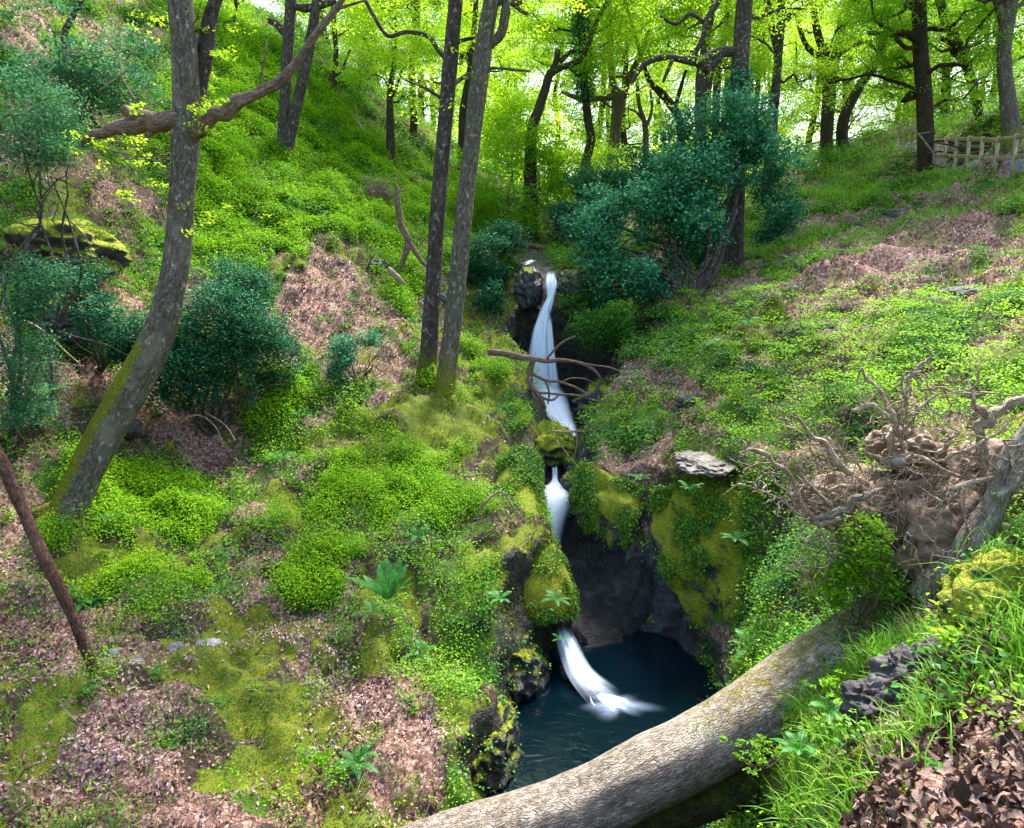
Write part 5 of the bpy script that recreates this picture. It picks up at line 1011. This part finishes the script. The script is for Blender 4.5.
for q in [('large blue green fern arching over the middle of the left bank',388,600,7.7,17,.62,1,'fern','fern',.45),('second fern frond cluster just below the large blue green fern',372,612,7.7,6,.35,2),('fern growing left of the leaning oak',45,395,9.0,7,.5,3),('small fern at the foot of the leaning oak',108,520,8.2,7,.25,4),('fern on the overhanging mossy rock by the pool',556,600,8.4,7,.3,5),('small fern hanging under the overhanging mossy rock',560,640,8.5,5,.2,6),
    ('fern on the right bank below the ivy clad oak',750,325,13.3,9,.45,7),('fern on the right bank near the top of the holly',715,345,12.8,8,.4,8),('bright fern at the right edge above the roots',990,320,11.5,9,.6,9),('fern hanging on the mossy shelf right of the wet slab',735,540,8.7,8,.35,10),('fern low on the green bank by the pool',775,625,7.4,8,.35,11),('fern growing in front of the fallen trunk',830,712,4.0,8,.22,12),('fern among the grass at the bottom right',800,752,3.9,8,.24,13),('fern under the flat pale stone',690,490,9.3,8,.3,14),('fern beside the rim of the gorge on the left bank',500,600,7.7,7,.25,15),('fern on the left bank behind the round bush',300,375,13.2,7,.4,16),('fern on the ledge above the black rock',640,480,10.4,7,.3,17),('fern right of the clumped roots',850,560,5.6,7,.25,18)]: fern(*q)
p, n = scatter(95, (cc(CW['green'])+.3*cc(CW['bil']))*notrock*depthw*sm(cG[1], 4.5, 6), 870); VV, RR_ = [], []
for j in range(len(p)):
    v_, r_ = fern(None, p[j]+[0, 0, .02], 0, 0, 5+j % 4, .22+.22*hash3(np.array(j), np.array(1), np.array(2), 3), 100+j); VV += v_; RR_ += r_
VV = np.array(VV); tag(mesh_obj('fern_undergrowth', VV, np.arange(len(VV)//4)[:, None]*4+np.array([[0, 1, 2, 3]]), M['fern'], attrs={'rnd': np.array(RR_)}, smooth=False), 'small ferns and bracken scattered through the ground cover', 'undergrowth', kind='stuff')
def seedling(label, px, py, d, n_, h, lsz, seed, mat='oak_green', spread=.16, tone=0.):
    r = rng(900+seed); b = P(px, py, d); b[2] = max(b[2], ground_at(b[0], b[1])-.02) if d > 3.9 else b[2]; root = thing('seedling', b, label, 'seedling'); tb = TB(); cr = Crown()
    for j in range(n_):
        e = b+[r.normal()*spread, r.normal()*spread*.6, h*(.5+.6*r.random())]; w = wander(b, e, 5, .15, r); tb.tube(w, np.linspace(.004, .0015, 5), 5, 2, 0, j)
        for q in range(3): cr.spray(w[4-q//2], lsz*1.1, 6, r, .35, tone)
    put(tb.build('stem', M['dead']), root); put(cr.build('leaves', M[mat], lsz, seed, None, .5), root)
seedling('yellow green seedling with broad leaves at the right, before the mossy mound', 958, 660, 3.25, 9, .26, .06, 1, 'oak', .13, -.1)
seedling('light green bushy seedling against the fallen trunk', 762, 770, 4.0, 16, .2, .035, 2, 'oak_green', .12)
seedling('green seedling at the middle of the fallen trunk', 830, 700, 4.15, 10, .16, .035, 3, 'bilberry', .08)
seedling('small dark green seedling in the leaf litter at the bottom right', 928, 785, 2.35, 2, .12, .05, 4, 'ivy', .02)
seedling('green seedling by the lower edge of the left bank', 320, 775, 5.4, 14, .22, .04, 5, 'bilberry', .14)
seedling('dark green seedling right of the leaning dead branch', 85, 725, 6.0, 8, .16, .04, 6, 'ivy', .12)
# long leaved grass clumps on the mossy mound
r = rng(950)
for lb, c, d, n_, L in [('long dark green grass blades on the mossy mound', (1008,590), 3.2, 34, .32), ('tuft of long grass at the right edge below the mound', (1010,680), 2.9, 40, .26), ('tuft of grass standing on the fallen trunk', (698,735), 4.6, 16, .12), ('clump of grass between the clod and the trunk', (885,655), 4.3, 60, .2), ('clump of tall grass at the bottom edge', (800,815), 3.5, 70, .24), ('grass clump in front of the dark clod', (905,755), 3.3, 50, .16),('grass clump on the soil above the trunk', (990,560), 4.4, 40, .24)]:
    b = P(*c, d); p = b+r.normal(size=(n_, 3))*[.09, .07, .02]; V, FC = blades(p, np.tile([0, 0, 1.], (n_, 1)), L*(.5+.6*r.random(n_)), .005+.004*r.random(n_), r, .45)
    tag(rebase(mesh_obj('grass_tuft', V, FC, M['grass'], attrs={'rnd': np.repeat(r.random(n_)*.8, 8)}), b), lb, 'grass tuft')

bush('ivy_clump', 'fresh green ivy and grass clump hanging just under the torn root plate', [(862,548,26,40,5.35),(845,585,24,26,5.3),(885,590,20,18,5.3)], 5.3, 'oak_green', .03, 190, 31, P(862,590,5.4), 12, .10, 6, cat='ivy clump', stemr=.006, thr=.0, asp=.6)
